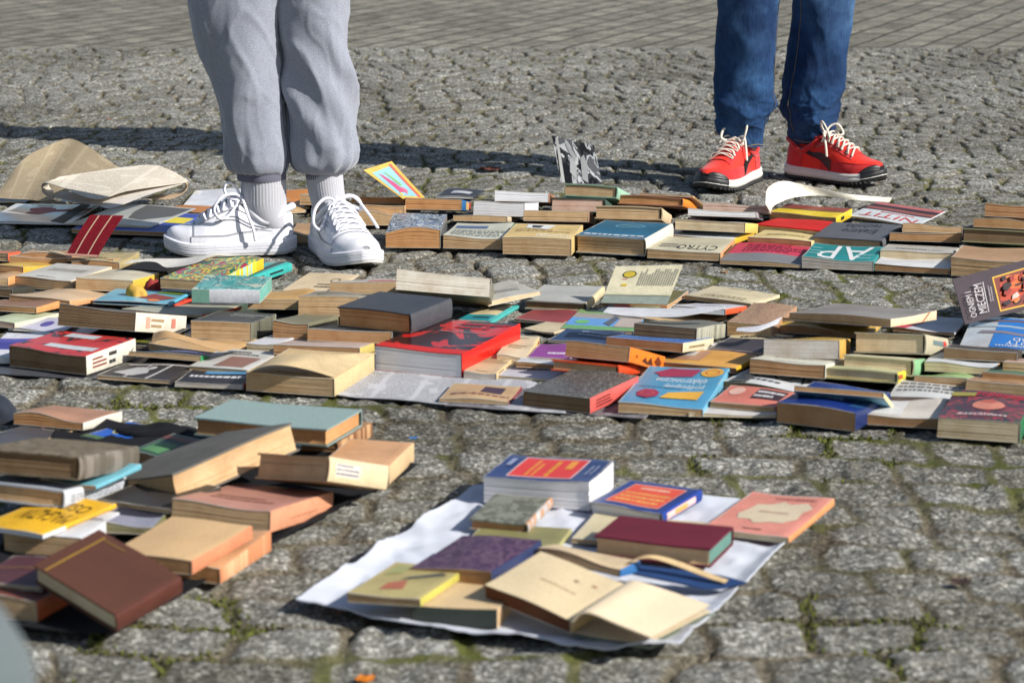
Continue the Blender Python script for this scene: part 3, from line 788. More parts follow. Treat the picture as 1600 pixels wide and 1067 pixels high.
y_c = card('yellow-framed cover with a pink fish on pale blue, standing up behind the books', (630, 311), (664, 309), (612, 252), (568, 266), .052, 42, m_plain((236, 190, 84), .4), back=0, bow=.003,
     ov=[('poly', [(.06, .1), (.74, .04), (.80, .90), (.12, .86)], (150, 205, 220)), ('poly', [(.74, .02), (.86, .02), (.90, .95), (.82, .95)], (225, 95, 80)),
         ('poly', [(.22, .2), (.46, .18), (.44, .45), (.34, .72), (.26, .8), (.25, .5)], (205, 80, 130)), ('poly', [(.40, .12), (.58, .22), (.52, .34), (.42, .3)], (225, 110, 140)), ('poly', [(.5, .35), (.6, .4), (.5, .8), (.46, .78)], (140, 190, 110)), ('poly', [(.1, .1), (.25, .12), (.2, .22)], (230, 200, 60))])
B('thick bulging paperback with water stained lower edge beside the right sneaker', 602, 354, 688, 354, 33, q=(700, 334), c=(120, 122, 122), rough=.2, pg='orange', lift=(-.012, -.004, 0, 0), wv=.001, plain_end=1,
  mat=m_blotch([(60, 60, 62), (190, 190, 190), (120, 122, 125), (80, 90, 130), (215, 215, 215)], 5, .2, seed=1))
B('brown paged book with a blue spine at the back of the row', 633, 311, 722, 312, 16, q=(738, 306), sc=(40, 110, 170), c=(70, 90, 110), pg='orange', sov=[('rect', .45, .1, .95, .9, (220, 180, 120)), ('rect', .8, .1, 1, .9, (200, 60, 50))])
B('small black-and-white cover standing by the stained thick book', 695, 362, 712, 366, 3, D=.06, c=W_, pg='white', ov=[('disc', .5, .5, .3, .3, K_)])
B('cream printed book with green base edge between thick brown books', 692, 372, 785, 372, 17, q=(808, 350), c=(208, 208, 192), sc=(70, 120, 80), pg='tan', ov=[('lines', .08, .1, .95, .5, 4, (110, 115, 105)), ('rect', .05, .62, .6, .8, (90, 110, 150))])
B('thin paperback with a cream spine lying above the cream printed book', 708, 336, 793, 338, 9, q=(812, 334), c=(140, 120, 100), sc=(232, 212, 178), pg='tan')
B('black-topped slim magazine at the back behind the blue-spined book', 680, 306, 740, 308, 3, D=.12, c=(55, 55, 60), pg='white', ov=[('rect', .3, .3, .8, .6, (200, 200, 205))])
B('yellow-tan thick paperback with a torn stained lower edge', 785, 371, 893, 373, 26, q=(912, 352), c=(226, 196, 128), pg='tan', ov=[('lines', .45, .08, .95, .3, 2, (245, 240, 225)), ('lines', .1, .4, .9, .62, 2, (180, 150, 95)), ('poly', [(.22, .66), (.55, .6), (.62, .92), (.2, .95)], (235, 235, 230)), ('poly', [(.3, .7), (.42, .68), (.45, .86), (.28, .86)], (40, 40, 40))], D=-.13)
B('white paged book with a pale lilac block of leaves, front of the white pair', 740, 315, 820, 317, 21, q=(850, 314), c=(235, 232, 240), pg='white')
B('white paged book with a rusty cover at the very back, top of the white pair', 773, 298, 858, 304, 14, q=(872, 296), c=(190, 130, 90), pg='white')
B('tan thick paperback with a soft rounded end above the yellow-tan one', 818, 328, 920, 331, 16, q=(935, 326), c=(190, 140, 110), pg='tan', wv=.001)
B('blue and white titled hardcover with cream spine, front of the back row', 900, 367, 1010, 374, 27, q=(1052, 350), c=(30, 104, 136), sc=(236, 226, 204), pg='tan',
  ov=[('lines', .06, .06, .92, .2, 1, (215, 220, 225)), ('ring', .5, .68, .22, .14, (90, 150, 175)), ('lines', .35, .6, .65, .78, 2, (110, 165, 185)), ('rect', 0, .0, .97, .02, (190, 200, 205))], hard=1)
B('pinkish paged book with a dark green cover under the pale green one', 861, 308, 947, 311, 22, q=(968, 309), c=(66, 88, 80), pg='pink', hard=1)
B('tan hardcover with cream spine, one small nick in its page edge', 930, 321, 1036, 324, 20, q=(1066, 318), c=(220, 190, 150), sc=(224, 198, 158), pg='tan', hard=1)
B('pale green spined hardcover topmost of its pile, below the standing photograph', 882, 287, 966, 291, 19, q=(1034, 292), c=(150, 190, 165), sc=(160, 200, 175), pg='tan', hard=1, D=.12)
B('brown book with vivid orange spine close to the left red shoe', 966, 305, 1068, 308, 14, q=(1106, 307), c=(190, 140, 110), sc=(240, 145, 50), pg='orange', hard=1)
B('slim cream spined book with lettering lying askew on the orange-spined one', 1000, 303, 1082, 304, 3, q=(1130, 314), D=.15, c=(214, 170, 140), sc=(226, 180, 130), pg='tan', sov=[('lines', .1, .2, .7, .8, 1, (90, 60, 40))], dz=.002)
card('black-and-white photograph of figures standing upright behind the green book', (876, 286), (940, 288), (928, 227), (862, 212), .055, 14, m_blotch([(40, 40, 42), (80, 80, 82), (245, 245, 245), (125, 125, 128)], 3.2, .25, seed=4, stretch=(1, .6, 1)),
     name='photograph', cat='photograph', back=0, bow=.003, ov=[('poly', [(.03, .02), (.11, .0), (.14, .96), (.08, .97)], (230, 230, 225)), ('poly', [(.28, .25), (.42, .05), (.46, .4), (.42, .55), (.35, .62)], (215, 215, 215)), ('poly', [(.3, .9), (.36, .92), (.5, .62), (.46, .5), (.36, .66)], (205, 205, 205)), ('poly', [(.55, .1), (.68, .02), (.74, .45), (.7, .7), (.6, .6)], (200, 200, 200))], rim=0)
B('cream lettered paperback with a tan spine, front edge of the back row', 1012, 393, 1125, 394, 12, q=(1152, 372), c=(208, 200, 172), sc=(214, 160, 112), pg='tan', ov=[('text', 'CYTRO', .62, .3, .55, .3, 180, (50, 45, 40)), ('lines', .1, .2, .4, .5, 2, (90, 85, 75))], sov=[('lines', .2, .2, .8, .8, 1, (60, 40, 30))])
B('white, blue and orange topped paperback with yellow spine', 1030, 369, 1142, 371, 9, q=(1182, 358), c=(222, 224, 224), sc=(240, 190, 60), pg='tan', ov=[('rect', .0, .62, .55, .95, (70, 150, 210)), ('rect', .56, .62, .98, .95, (230, 150, 70)), ('lines', .2, .15, .9, .5, 2, (150, 170, 200))])
B('pale spined thick book with a yellow end, above the blue and orange paperback', 1055, 343, 1165, 349, 15, q=(1196, 344), c=(226, 220, 208), sc=(232, 205, 110), pg='cream', lift=(.002, 0, .002, 0))
B('thin lilac paged book with dark underside near the left red shoe', 1075, 329, 1182, 332, 8, q=(1200, 330), c=(180, 170, 180), pg='white')
B('pinkish white book block lying open-ended under the left red shoe toe', 1098, 318, 1203, 322, 11, q=(1210, 316), c=(210, 190, 180), pg='pink')
B('pink and grey topped wide paperback at the front of the row', 1125, 406, 1250, 411, 7, q=(1276, 384), c=(138, 138, 138), pg='tan', mat=m_bands([(0, (136, 136, 138)), (.42, (214, 66, 92))]), ov=[('lines', .15, .5, .9, .92, 4, (120, 30, 45))], lift=(0, -.003, 0, 0))
B('cream covered brown paperback squeezed under the red book', 1168, 371, 1268, 377, 9, q=(1285, 372), c=(236, 214, 150), pg='brown', lift=(.003, 0, .003, 0))
B('bright red hardcover with white pages beside the grey technical book', 1181, 353, 1292, 359, 14, q=(1330, 348), c=(214, 40, 34), pg='cream', hard=1)
tb = B('yellow book with a large curled cover page next to the right red shoe', 1203, 333, 1306, 339, 13, q=(1332, 326), c=(232, 200, 40), pg='brown', smat=None, mat=m_bands([(0, (234, 202, 40)), (.5, (110, 90, 40)), (.62, (150, 70, 50))]), sov=[('rect', .3, .3, .5, .7, (40, 40, 30))])
page_flap(tb[0], rail([(1203, 331, .040), (1212, 320, .046), (1240, 309, .052), (1280, 306, .042), (1330, 312, .024), (1390, 316, .012)]), rail([(1196, 318, .065), (1200, 294, .085), (1224, 283, .09), (1264, 291, .07), (1322, 303, .04), (1394, 309, .014)]), m_plain((240, 236, 220), .4), name='curled_page', th=.0006, n=26, m=10)
B('teal paperback with big white capitals in the front edge of the row', 1253, 405, 1365, 409, 14, q=(1382, 387), c=(30, 140, 140), pg='grey', ov=[('text', 'AP', .52, .50, .72, .86, 180, W_), ('lines', .04, .25, .2, .8, 3, (120, 190, 190)), ('lines', .72, .1, .95, .5, 2, (120, 190, 190))])
B('dark grey technical hardcover titled upside down', 1270, 371, 1379, 375, 18, q=(1412, 351), c=(98, 98, 102), pg='tan', hard=1, ov=[('text', 'technika', .50, .78, .52, .24, 180, (38, 38, 42)), ('text', 'Elektro', .52, .48, .5, .24, 180, (38, 38, 42))], mat=m_plain((98, 98, 102), .5))
B('white topped paperback with ragged brown pages, lowest right of the teal one', 1368, 416, 1482, 418, 9, q=(1496, 404), c=(228, 228, 228), pg='brown', wv=.001)
B('slim pale paged book lying above the white topped one', 1377, 394, 1488, 394, 13, q=(1500, 388), c=(200, 195, 185), pg='cream', lift=(0, .003, 0, 0))
B('glossy thin blue and white magazine below the dark brown covered pair', 1382, 384, 1492, 386, 3, q=(1500, 380), c=(150, 160, 190), rough=.15, pg='white', mat=m_blotch([(40, 50, 90), (200, 205, 215), (90, 110, 180), (180, 180, 190)], 8, .15, seed=8), lift=(.003, 0, 0, 0))
B('dark brown curling paperback, lower of the pair behind the grey technical book', 1392, 366, 1500, 365, 12, q=(1510, 358), c=(110, 74, 50), pg='brown', wv=.0015, lift=(0, .004, 0, 0))
B('brown curling paperback, upper of the pair behind the grey technical book', 1412, 352, 1502, 351, 12, q=(1512, 344), c=(120, 90, 62), pg='tan', wv=.0015)
B('white cover with red capitals and a photo, tilted at the back of the row', 1325, 338, 1430, 352, 2, q=(1470, 331), D=-.13, c=(232, 234, 234), pg='tan', rough=.2, mat=m_bands([(0, (228, 234, 234)), (.52, (96, 70, 70)), (.6, (170, 100, 90)), (.72, (70, 55, 55)), (.86, (205, 120, 115))]),
  ov=[('text', 'NITIT', .5, .24, .8, .22, 180, (214, 50, 44)), ('lines', .3, .40, .8, .5, 1, (220, 120, 120))], sb=.02)
B('thick tan paperback at the front right corner of the back row', 1487, 405, 1610, 410, 26, q=(1625, 390), c=(190, 150, 110), pg='tan', wv=.001)
B('pale green curved paperback with dotted lettering at the right edge', 1492, 386, 1612, 408, 3, q=(1640, 380), D=-.12, c=(158, 186, 164), pg='brown', wv=.0, lift=(.012, 0, .008, 0), ov=[('lines', .3, .12, .95, .3, 1, (60, 80, 70))], dz=.004)
B('grey-green edged thick book, third from the top at the right edge', 1505, 357, 1612, 361, 21, q=(1640, 350), c=(176, 170, 130), pg='dark', hard=1, wv=.001)
B('brown paperback second from the top at the right edge of the back row', 1522, 343, 1612, 346, 12, q=(1640, 338), c=(150, 100, 60), pg='brown', wv=.002)
B('brown paperback topmost at the right edge of the back row', 1540, 320, 1612, 322, 18, q=(1640, 312), c=(160, 110, 66), pg='brown', wv=.0015)
# ------------------------------------------------------------------ newspapers and magazines at far left
B('white magazine with a red guitar picture at the left edge', -30, 349, 112, 346, 3, q=(165, 318), D=-.17, c=(226, 226, 232), pg='white', rough=.15, ov=[('poly', [(.32, .45), (.48, .42), (.62, .62), (.56, .78), (.36, .62)], (205, 45, 60)), ('poly', [(.3, .62), (.5, .66), (.52, .8), (.38, .8), (.28, .72)], (205, 45, 60)), ('poly', [(.6, .6), (.98, .72), (.98, .78), (.6, .7)], (205, 45, 60)), ('poly', [(.74, .1), (.92, .02), (.9, .98), (.78, .98)], (45, 48, 52)), ('lines', .3, .85, .5, .93, 1, (60, 60, 60))])
B('thick blue edged magazine with yellow strip left of the sneaker toe', 112, 357, 262, 364, 6, q=(318, 336), c=(60, 84, 170), pg='brown', D=-.17, ov=[('rect', .5, .45, .98, .75, (240, 220, 60))])
B('grey magazine with a painted leg shadow lying under the newspaper', 108, 349, 235, 353, 3, q=(318, 320), D=-.18, c=(188, 188, 184), pg='cream', rough=.3, ov=[('poly', [(.55, .3), (.75, .25), (.95, .55), (.97, .95), (.4, .95), (.45, .6)], (92, 92, 92))])  # dark polygon paints the sweatpants legs' cast shadow into the cover colour
B('wide white sheet of paper behind the left sneaker laces', 285, 322, 380, 325, 1.5, q=(395, 291), c=(232, 234, 240), pg='white')
B('small orange topped book beside the left sneaker laces', 312, 334, 352, 322, 3, D=.10, c=(200, 130, 60), pg='brown')
np1 = m_print((255, 238, 204), (140, 104, 60), 5, 44, dens=.55, trans=.5); np2 = m_print((255, 245, 226), (130, 115, 92), 4, 40, dens=.5, trans=.15)
pw = m_plain((226, 218, 208), .7); 
o = page_flap(None, rail([(-8, 309, .02), (20, 311, .02), (45, 312, .022), (66, 314, .025), (80, 312, .03)]), rail([(8, 284, .05), (40, 246, .10), (84, 224, .127), (108, 217, .135), (136, 228, .126), (186, 262, .09)]), np1, name='newspaper', back=0, th=.0006)
tag(o, 'yellowed newspaper arched up into a tent at the left edge', 'newspaper', 'old newspapers')
rt = empty('newspaper'); tag(rt, 'cream newspaper folded over itself in a loop with pale sheets inside', 'newspaper', 'old newspapers')
page_flap(rt, rail([(80, 312, .045), (66, 300, .06), (68, 286, .082), (95, 292, .08), (150, 311, .068), (200, 298, .07), (290, 285, .06)]), rail([(84, 300, .05), (76, 290, .06), (84, 280, .09), (120, 272, .09), (225, 258, .09), (262, 264, .08), (294, 282, .06)]), np2, name='folded_sheet', back=0, th=.0008, n=30)
page_flap(rt, rail([(82, 308, .05), (120, 316, .05), (150, 320, .052), (175, 325, .052), (230, 305, .055), (284, 288, .058)]), rail([(95, 300, .05), (130, 300, .055), (170, 300, .06), (200, 296, .06), (250, 284, .062), (292, 278, .062)]), pw, name='inner_sheet', back=0, th=.0005, n=24)
page_flap(rt, rail([(225, 310, .025), (262, 311, .026), (284, 303, .032), (293, 292, .046), (290, 283, .056), (272, 286, .055)]), rail([(240, 305, .025), (266, 304, .026), (284, 297, .032), (290, 288, .05), (286, 280, .06), (270, 282, .06)]), m_plain((222, 190, 150), .6), name='folded_edge', back=0, th=.0008, n=24)
page_flap(rt, rail([(95, 314, .028), (150, 318, .028), (225, 309, .03)]), rail([(110, 300, .03), (180, 300, .03), (268, 292, .035)]), m_plain((216, 216, 220), .4), name='inner_sheet', back=0, th=.0005)
B('blue edged leaflet under the arched newspaper at the left edge', -30, 315, 40, 315, 2, q=(60, 300), c=(90, 140, 190), pg='white')
# ================================================================== MIDDLE BAND, left part (front books first, then what lies on them)
# sheets under the books
def flat_sheet(name, label, cat, pts, mat, z=.004, amp=.003, n=26, th=.0012, curl=0.0, seed=0, group=None, kind=None, bowf=0, crease=0.0):
    a, b, c, d = [np.array(q_, float) for q_ in pts]; rs = random.Random(seed); top = []
    for j in range(n):
        v = j/(n-1)
        for i in range(n):
            u = i/(n-1); pp = (a*(1-u)+b*u)*(1-v)+(d*(1-u)+c*u)*v; p = onz(pp[0], pp[1]+4*bowf*u*(1-u)*(1-v), z)
            q = Vector((p[0]*9+seed, p[1]*9, 0)); e = min(u, 1-u, v, 1-v)
            k = mnoise.noise(q)+0.5*mnoise.noise(q*2.7)+crease*max(-.6, 1-7*abs(mnoise.noise(q*1.3+Vector((7, 3, 1)))))+crease*.6*max(-.6, 1-7*abs(mnoise.noise(q*2.9+Vector((2, 9, 4)))))
            wob = 0.012*mnoise.noise(Vector((p[0]*6, p[1]*6, seed+5))) if e < .02 else 0
            p = p + np.array([wob, wob*.6, amp*(0.8+k)+curl*max(0, 1-e/.05)*(0.5+0.5*mnoise.noise(q*1.3))]); top.append(p)
    o = sheet_solid(name, top, n, n, th, mat, None); tag(o, label, cat, group, kind); return o
flat_sheet('newspaper', 'grey printed newspaper spread under the big red book', 'newspaper', [(520, 618), (880, 648), (960, 560), (580, 545)], m_print((206, 206, 210), (70, 70, 78), 6, 90, dens=.6), seed=2, z=.003)
flat_sheet('newspaper', 'dark printed newspaper under the coral-spined book', 'newspaper', [(690, 636), (1010, 655), (1090, 600), (760, 585)], m_print((150, 146, 150), (25, 25, 28), 5, 60, dens=.8), seed=3, z=.002)
flat_sheet('plastic_sheet', 'dark plastic sheet under the right end of the middle rows', 'plastic sheet', [(1105, 652), (1620, 682), (1640, 590), (1120, 590)], m_plain((52, 56, 62), .25), seed=4, z=.002, amp=.004)
flat_sheet('plastic_sheet', 'grey plastic sheet under the left middle rows of books', 'plastic sheet', [(-20, 584), (520, 618), (560, 470), (60, 440)], m_plain((90, 92, 98), .3), seed=5, z=.001, amp=.002)

B('thick red-covered book with white panels and worn cream spine', 12, 543, 136, 553, 31, q=(215, 528), c=(206, 48, 40), sc=(232, 226, 208), pg='dark', D=-.17, lift=(0, -.002, 0, 0),
  mat=m_blotch([(208, 50, 42), (210, 54, 44), (208, 48, 42), (60, 28, 30), (206, 46, 40)], 2.2, .3, seed=12), ov=[('rect', .30, .22, .93, .38, (208, 214, 216)), ('rect', .22, .74, .62, .93, (200, 206, 208))],
  sov=[('lines', .12, .2, .4, .8, 3, (150, 60, 50)), ('lines', .45, .1, .62, .9, 2, (60, 60, 60))])
B('blue and white striped magazine at the left edge under the red book', -30, 556, 42, 560, 10, q=(75, 522), D=-.16, c=(60, 60, 150), pg='white', mat=m_bands([(0, (226, 224, 232)), (.3, (66, 60, 150)), (.6, (90, 80, 170)), (.75, (228, 226, 232))]))
B('flat black cover with a white shell drawing in the front line', 151, 588, 266, 594, 5, q=(300, 577), c=(60, 54, 52), pg='tan', D=-.12, ov=[('rect', .1, .86, 1, .92, (205, 200, 196)), ('poly', [(.64, .0), (.68, 0), (.74, .9), (.70, .9)], (205, 200, 196)), ('poly', [(.12, .25), (.42, .12), (.56, .35), (.5, .6), (.38, .72), (.28, .7)], (196, 194, 190)), ('disc', .52, .66, .05, .1, (200, 198, 194)), ('poly', [(.34, .0), (.38, 0), (.46, .9), (.43, .9)], (205, 200, 196))])
B('black paperback with a blue and white title and red corner', 274, 595, 379, 604, 7, q=(392, 588), D=-.12, c=(48, 46, 50), sc=(200, 40, 40), pg='grey', ov=[('rect', .25, .62, .95, .8, (90, 160, 210)), ('lines', .1, .3, .9, .55, 1, (230, 230, 230))])
B('navy titled paperback with a bright green spine', 200, 548, 315, 554, 9, q=(385, 543), D=.11, c=(48, 52, 110), sc=(38, 150, 84), pg='tan', lift=(-.002, 0, 0, 0), ov=[('rect', 0, 0, .25, 1, (40, 90, 110)), ('lines', .3, .2, .9, .6, 1, (150, 160, 210))])
B('light book with a figure photograph on its cover next to the tan block', 297, 568, 386, 582, 13, q=(430, 556), D=-.15, c=(208, 206, 200), pg='tan', ov=[('poly', [(.35, .1), (.85, .1), (.9, .6), (.4, .6)], (150, 110, 95)), ('lines', .2, .68, .8, .9, 2, (60, 60, 60))])
B('thick tan coverless block of pages at the front of the left rows', 383, 584, 523, 590, 28, q=(588, 552), D=-.17, c=(222, 192, 142), sc=(224, 196, 146), pg='tan', lift=(.0, 0, .0, 0), dz=0)
page_flap(None, rail([(386, 583, .036), (410, 573, .052), (440, 570, .058), (480, 577, .048), (521, 589, .037)]), rail([(430, 556, .050), (455, 553, .054), (490, 552, .054), (530, 554, .05), (588, 551, .038)]), m_plain((220, 194, 148), .6), name='loose_cover', th=.0008)
tag(bpy.data.objects['loose_cover'], 'warped cream cover leaf bulging up on the thick tan block', 'book cover')
B('black jacketed book lying half under the worn cream-spined one', 112, 535, 240, 540, 4, q=(300, 512), D=-.17, c=(34, 34, 34), pg='dark', ov=[('lines', .55, .1, .95, .3, 1, (150, 150, 50))])
B('lilac and white thin magazine on top of the blue stripes at left', 12, 514, 98, 517, 3, q=(132, 500), D=-.12, c=(205, 204, 220), pg='white', ov=[('disc', .5, .5, .1, .2, (90, 80, 160))])
tn = B('tented tan booklet opened like a roof above the navy one', 231, 540, 345, 551, 8, q=(380, 541), D=.12, c=(206, 168, 118), pg='tan', wv=.001)
page_flap(tn[0], rail([(236, 536, .045), (262, 528, .055), (300, 536, .05), (345, 549, .038)]), rail([(240, 520, .055), (262, 517, .062), (310, 530, .05), (384, 540, .035)]), m_plain((206, 166, 116), .6), name='raised_cover', th=.0008)
B('very thick worn book with a cream scuffed spine below the pale magazine', 92, 479, 213, 488, 29, q=(296, 493), D=.19, c=(90, 84, 80), sc=(236, 226, 206), pg='dark', sov=[('rect', .2, .2, .28, .8, (226, 170, 150)), ('lines', .3, .2, .55, .8, 2, (190, 160, 120)), ('rect', .7, .3, .78, .8, (224, 140, 120))])
B('white topped thin book end right of the green spine', 385, 536, 431, 540, 10, q=(470, 527), c=(222, 222, 226), pg='cream', D=-.14)
B('brown paperback with a pale yellow spine end under the striped grey one', 428, 536, 562, 546, 15, q=(590, 540), c=(200, 180, 170), sc=(226, 204, 120), pg='brown')
B('black-topped grey-lettered thick book with a mottled spine', 299, 500, 392, 506, 27, q=(428, 492), D=-.16, c=(66, 66, 66), sc=(110, 108, 96), pg='tan', hard=0, smat=m_blotch([(60, 60, 58), (130, 130, 112), (100, 98, 84), (160, 158, 138)], 18, .4, seed=3), ov=[('lines', .4, .5, .98, .8, 2, (170, 170, 165))])
B('brown book with worn grey-green cover in the middle of the left rows', 426, 504, 482, 506, 25, q=(532, 492), D=-.16, c=(130, 126, 100), pg='brown', wv=.001)
B('brown paged book with a grey lined cover below the charcoal one', 481, 512, 612, 521, 18, q=(640, 516), D=.16, c=(128, 124, 122), pg='brown')
B('big red thriller with black artwork on cover and spine', 585, 545, 722, 551, 36, q=(820, 507), D=-.2, c=(216, 36, 30), hard=0, pg='white', rough=.3, inner=(200, 40, 30),
  mat=m_blotch([(52, 26, 28), (60, 28, 30), (56, 26, 28), (210, 40, 34), (214, 38, 30)], 1.6, .25, seed=21, dist=2), smat=m_blotch([(60, 22, 26), (214, 40, 32), (216, 38, 30)], 2.5, .25, seed=24, dist=1), ov=[('rect', 0, 0, 1, .13, (218, 40, 32)), ('lines', .38, .72, 1, .95, 2, (190, 30, 32)), ('lines', .3, .60, .85, .64, 1, (150, 130, 130))], sov=[('lines', .45, .35, .8, .65, 1, (220, 50, 36))])
B('yellowed lettered spine book sticking out from beneath the red thriller', 724, 585, 776, 580, 10, q=(822, 552), D=-.14, c=(214, 190, 150), sc=(228, 200, 150), pg='grey', s='r', dz=0, sov=[('lines', .1, .1, .35, .9, 2, (90, 70, 50))])
B('yellowed book with faded spine letters right of the red thriller', 776, 560, 822, 556, 14, q=(857, 524), D=-.17, c=(224, 206, 170), sc=(234, 204, 150), pg='cream', sov=[('lines', .1, .1, .3, .9, 2, (110, 90, 60)), ('rect', .85, .3, .93, .7, (190, 90, 60))])
B('lavender printed leaflet lying on the newspapers', 752, 588, 868, 590, 4, q=(900, 575), D=-.11, c=(208, 204, 212), pg='cream', ov=[('lines', .1, .5, .9, .9, 1, (110, 105, 120))])
B('tan thin booklet with purple stamp in the front line of the newspaper', 686, 620, 795, 628, 6, q=(814, 606), D=-.10, c=(206, 172, 128), pg='tan', sc=(150, 60, 70), ov=[('rect', .5, .45, .8, .85, (70, 52, 66)), ('lines', .1, .2, .95, .4, 1, (150, 100, 90))])
B('white topped slim book beneath the purple cover', 806, 566, 884, 569, 8, q=(905, 556), D=.12, c=(226, 226, 228), pg='brown', lift=(0, 0, .003, 0))
B('purple covered book left of the orange thick one', 824, 558, 888, 560, 3, q=(905, 543), D=-.12, c=(150, 66, 150), pg='pink', ov=[('lines', .4, .2, .95, .45, 1, (236, 226, 240))])
B('dark patterned book with a coral red spine', 817, 612, 922, 622, 23, q=(1000, 588), D=-.19, c=(70, 66, 64), sc=(226, 100, 92), pg='dark', mat=m_blotch([(50, 46, 46), (120, 116, 110), (60, 56, 54), (150, 146, 138)], 30, .4, seed=5), sov=[('lines', .12, .2, .45, .8, 3, (110, 40, 44))])
B('light blue electronics handbook with red and yellow figures, titled upside down', 966, 633, 1098, 637, 13, q=(1147, 575), D=-.2, c=(84, 160, 200), sc=(120, 190, 220), pg='tan', rough=.35,
  ov=[('text', 'elektroniczne', .52, .64, .62, .13, 180, (228, 236, 240)), ('text', 'podzespoły', .60, .50, .48, .13, 180, (228, 236, 240)),
      ('poly', [(.12, .82), (.2, .78), (.22, .72), (.62, .76), (.68, .95), (.42, .95), (.3, .96), (.24, .92)], (168, 48, 82)), ('disc', .83, .87, .14, .105, (236, 178, 62)), ('ring', .83, .87, .09, .06, (206, 80, 60)),
      ('poly', [(.12, .27), (.16, .17), (.28, .13), (.38, .2), (.38, .3), (.3, .37), (.18, .36)], (168, 48, 82)), ('ring', .25, .26, .08, .06, (210, 90, 70)), ('poly', [(.42, .17), (.74, .2), (.86, .2), (.88, .4), (.7, .38), (.48, .32)], (236, 178, 62)), ('lines', .1, .42, .6, .46, 1, (60, 120, 160))])
# upper part of the left middle rows
B('pale cream paperback with a green cover edge at the left', -30, 500, 23, 504, 9, q=(92, 490), D=-.14, c=(196, 206, 170), sc=(226, 216, 190), pg='pink')
B('wrinkled brown paged book at the left edge', -30, 472, 54, 484, 9, q=(92, 478), c=(150, 110, 80), sc=(220, 160, 100), pg='brown', wv=.003, D=.15)
B('tan paperback with wavy raised cover and orange-tan spine', 14, 462, 109, 470, 10, q=(168, 461), D=.16, c=(216, 186, 150), sc=(230, 170, 118), pg='tan', wv=.003, lift=(.004, 0, 0, 0))
B('grey-green flat paperback with a bright orange spine', 190, 484, 316, 492, 4, q=(378, 480), D=-.15, c=(184, 184, 166), sc=(232, 104, 34), pg='tan')
B('orange-red paperback directly under the light blue picture book', 140, 474, 262, 479, 3, q=(298, 470), D=.14, c=(222, 66, 40), pg='orange')
B('light blue picture book with a navy edge carrying a crumpled scrap', 146, 468, 264, 475, 6, q=(297, 457), D=-.13, c=(120, 190, 216), sc=(96, 184, 210), pg=(44, 52, 84), rough=.3, ov=[('poly', [(.5, .3), (.8, .2), (.95, .5), (.6, .7)], (150, 70, 60)), ('disc', .74, .18, .08, .1, (226, 140, 80)), ('poly', [(.6, .75), (.95, .75), (.95, .95), (.65, .95)], (110, 140, 40))], sov=[('lines', .2, .3, .8, .7, 1, (40, 110, 150))], hard=1)
B('tan paperback in the second line with a bright end, far left', -30, 434, 13, 434, 12, q=(24, 432), c=(205, 165, 120), sc=(236, 170, 110), pg='tan')
B('black covered bundle at the left edge below the tan paperbacks', -30, 449, 20, 452, 12, q=(55, 447), c=(62, 60, 50), pg='dark')
B('grey-white topped book with a cream spine, second line at left', 22, 434, 113, 437, 17, q=(180, 416), D=-.16, c=(206, 204, 196), sc=(230, 208, 176), pg='tan')
B('tan block with a yellow spine right of the grey-white topped book', 119, 435, 207, 440, 17, q=(238, 430), D=-.14, c=(214, 204, 178), sc=(236, 196, 70), pg='tan', dz=0)
B('yellow spined brown paperback at the left edge', -30, 414, 38, 416, 13, q=(92, 413), D=.14, c=(216, 176, 70), sc=(226, 180, 70), pg='brown')
B('brown paperback with an orange spine piece at the left edge', -30, 394, 13, 396, 12, q=(33, 393), c=(200, 120, 80), sc=(230, 100, 60), pg='tan')
B('brown curved paperback, lower one at far left of the second line', 14, 402, 104, 404, 10, q=(120, 400), D=.13, c=(196, 150, 108), pg='brown', wv=.002)
B('loose fluffy brown paperback lying on the curved one at far left', 33, 394, 104, 400, 5, q=(112, 396), D=.13, c=(206, 180, 140), pg='brown', wv=.004, lift=(.004, 0, 0, 0))
B('brown paged book under the red bookmark strip', 112, 407, 186, 410, 12, q=(196, 402), D=.13, c=(190, 170, 120), pg='brown', wv=.0015)
B('slim brown paperback on the book under the red strip', 106, 402, 176, 406, 5, q=(186, 402), D=.12, c=(180, 150, 100), pg='brown', wv=.001)
card('dark red patterned strip with two white lines standing up at left', (103, 399), (152, 402), (193, 337), (141, 336), .04, 36, m_blotch([(140, 26, 34), (120, 20, 30), (150, 34, 40)], 24, .4, seed=2), cat='book cover', bow=-.006,
     ov=[('rect', .26, .01, .30, .99, (226, 190, 160)), ('rect', .65, .01, .69, .99, (226, 190, 160)), ('rect', 0, 0, 1, .05, (226, 170, 150))])
bo = B('black covered open book with a white wavy leaf left of the floral one', 194, 419, 262, 424, 12, q=(300, 410), D=.15, c=(38, 36, 36), pg='dark', hard=1)
page_flap(bo[0], rail([(194, 412, .045), (225, 408, .048), (245, 410, .046), (262, 418, .04), (300, 412, .05), (330, 399, .062)]), rail([(206, 406, .048), (240, 404, .05), (280, 404, .05), (310, 401, .055), (335, 397, .06), (375, 397, .055)]), m_plain((226, 222, 212), .6), name='raised_leaf', back=0, th=.0008)
B('turquoise book with black lettered spine below the floral one', 330, 436, 366, 446, 12, q=(440, 414), D=-.17, c=(50, 70, 70), sc=(60, 184, 176), pg='dark', sov=[('lines', .2, .3, .5, .8, 2, K_), ('lines', .6, .3, .85, .8, 1, K_)], mat=m_bands([(0, (60, 184, 176)), (.5, (40, 60, 60)), (.8, (60, 184, 176))], 0))
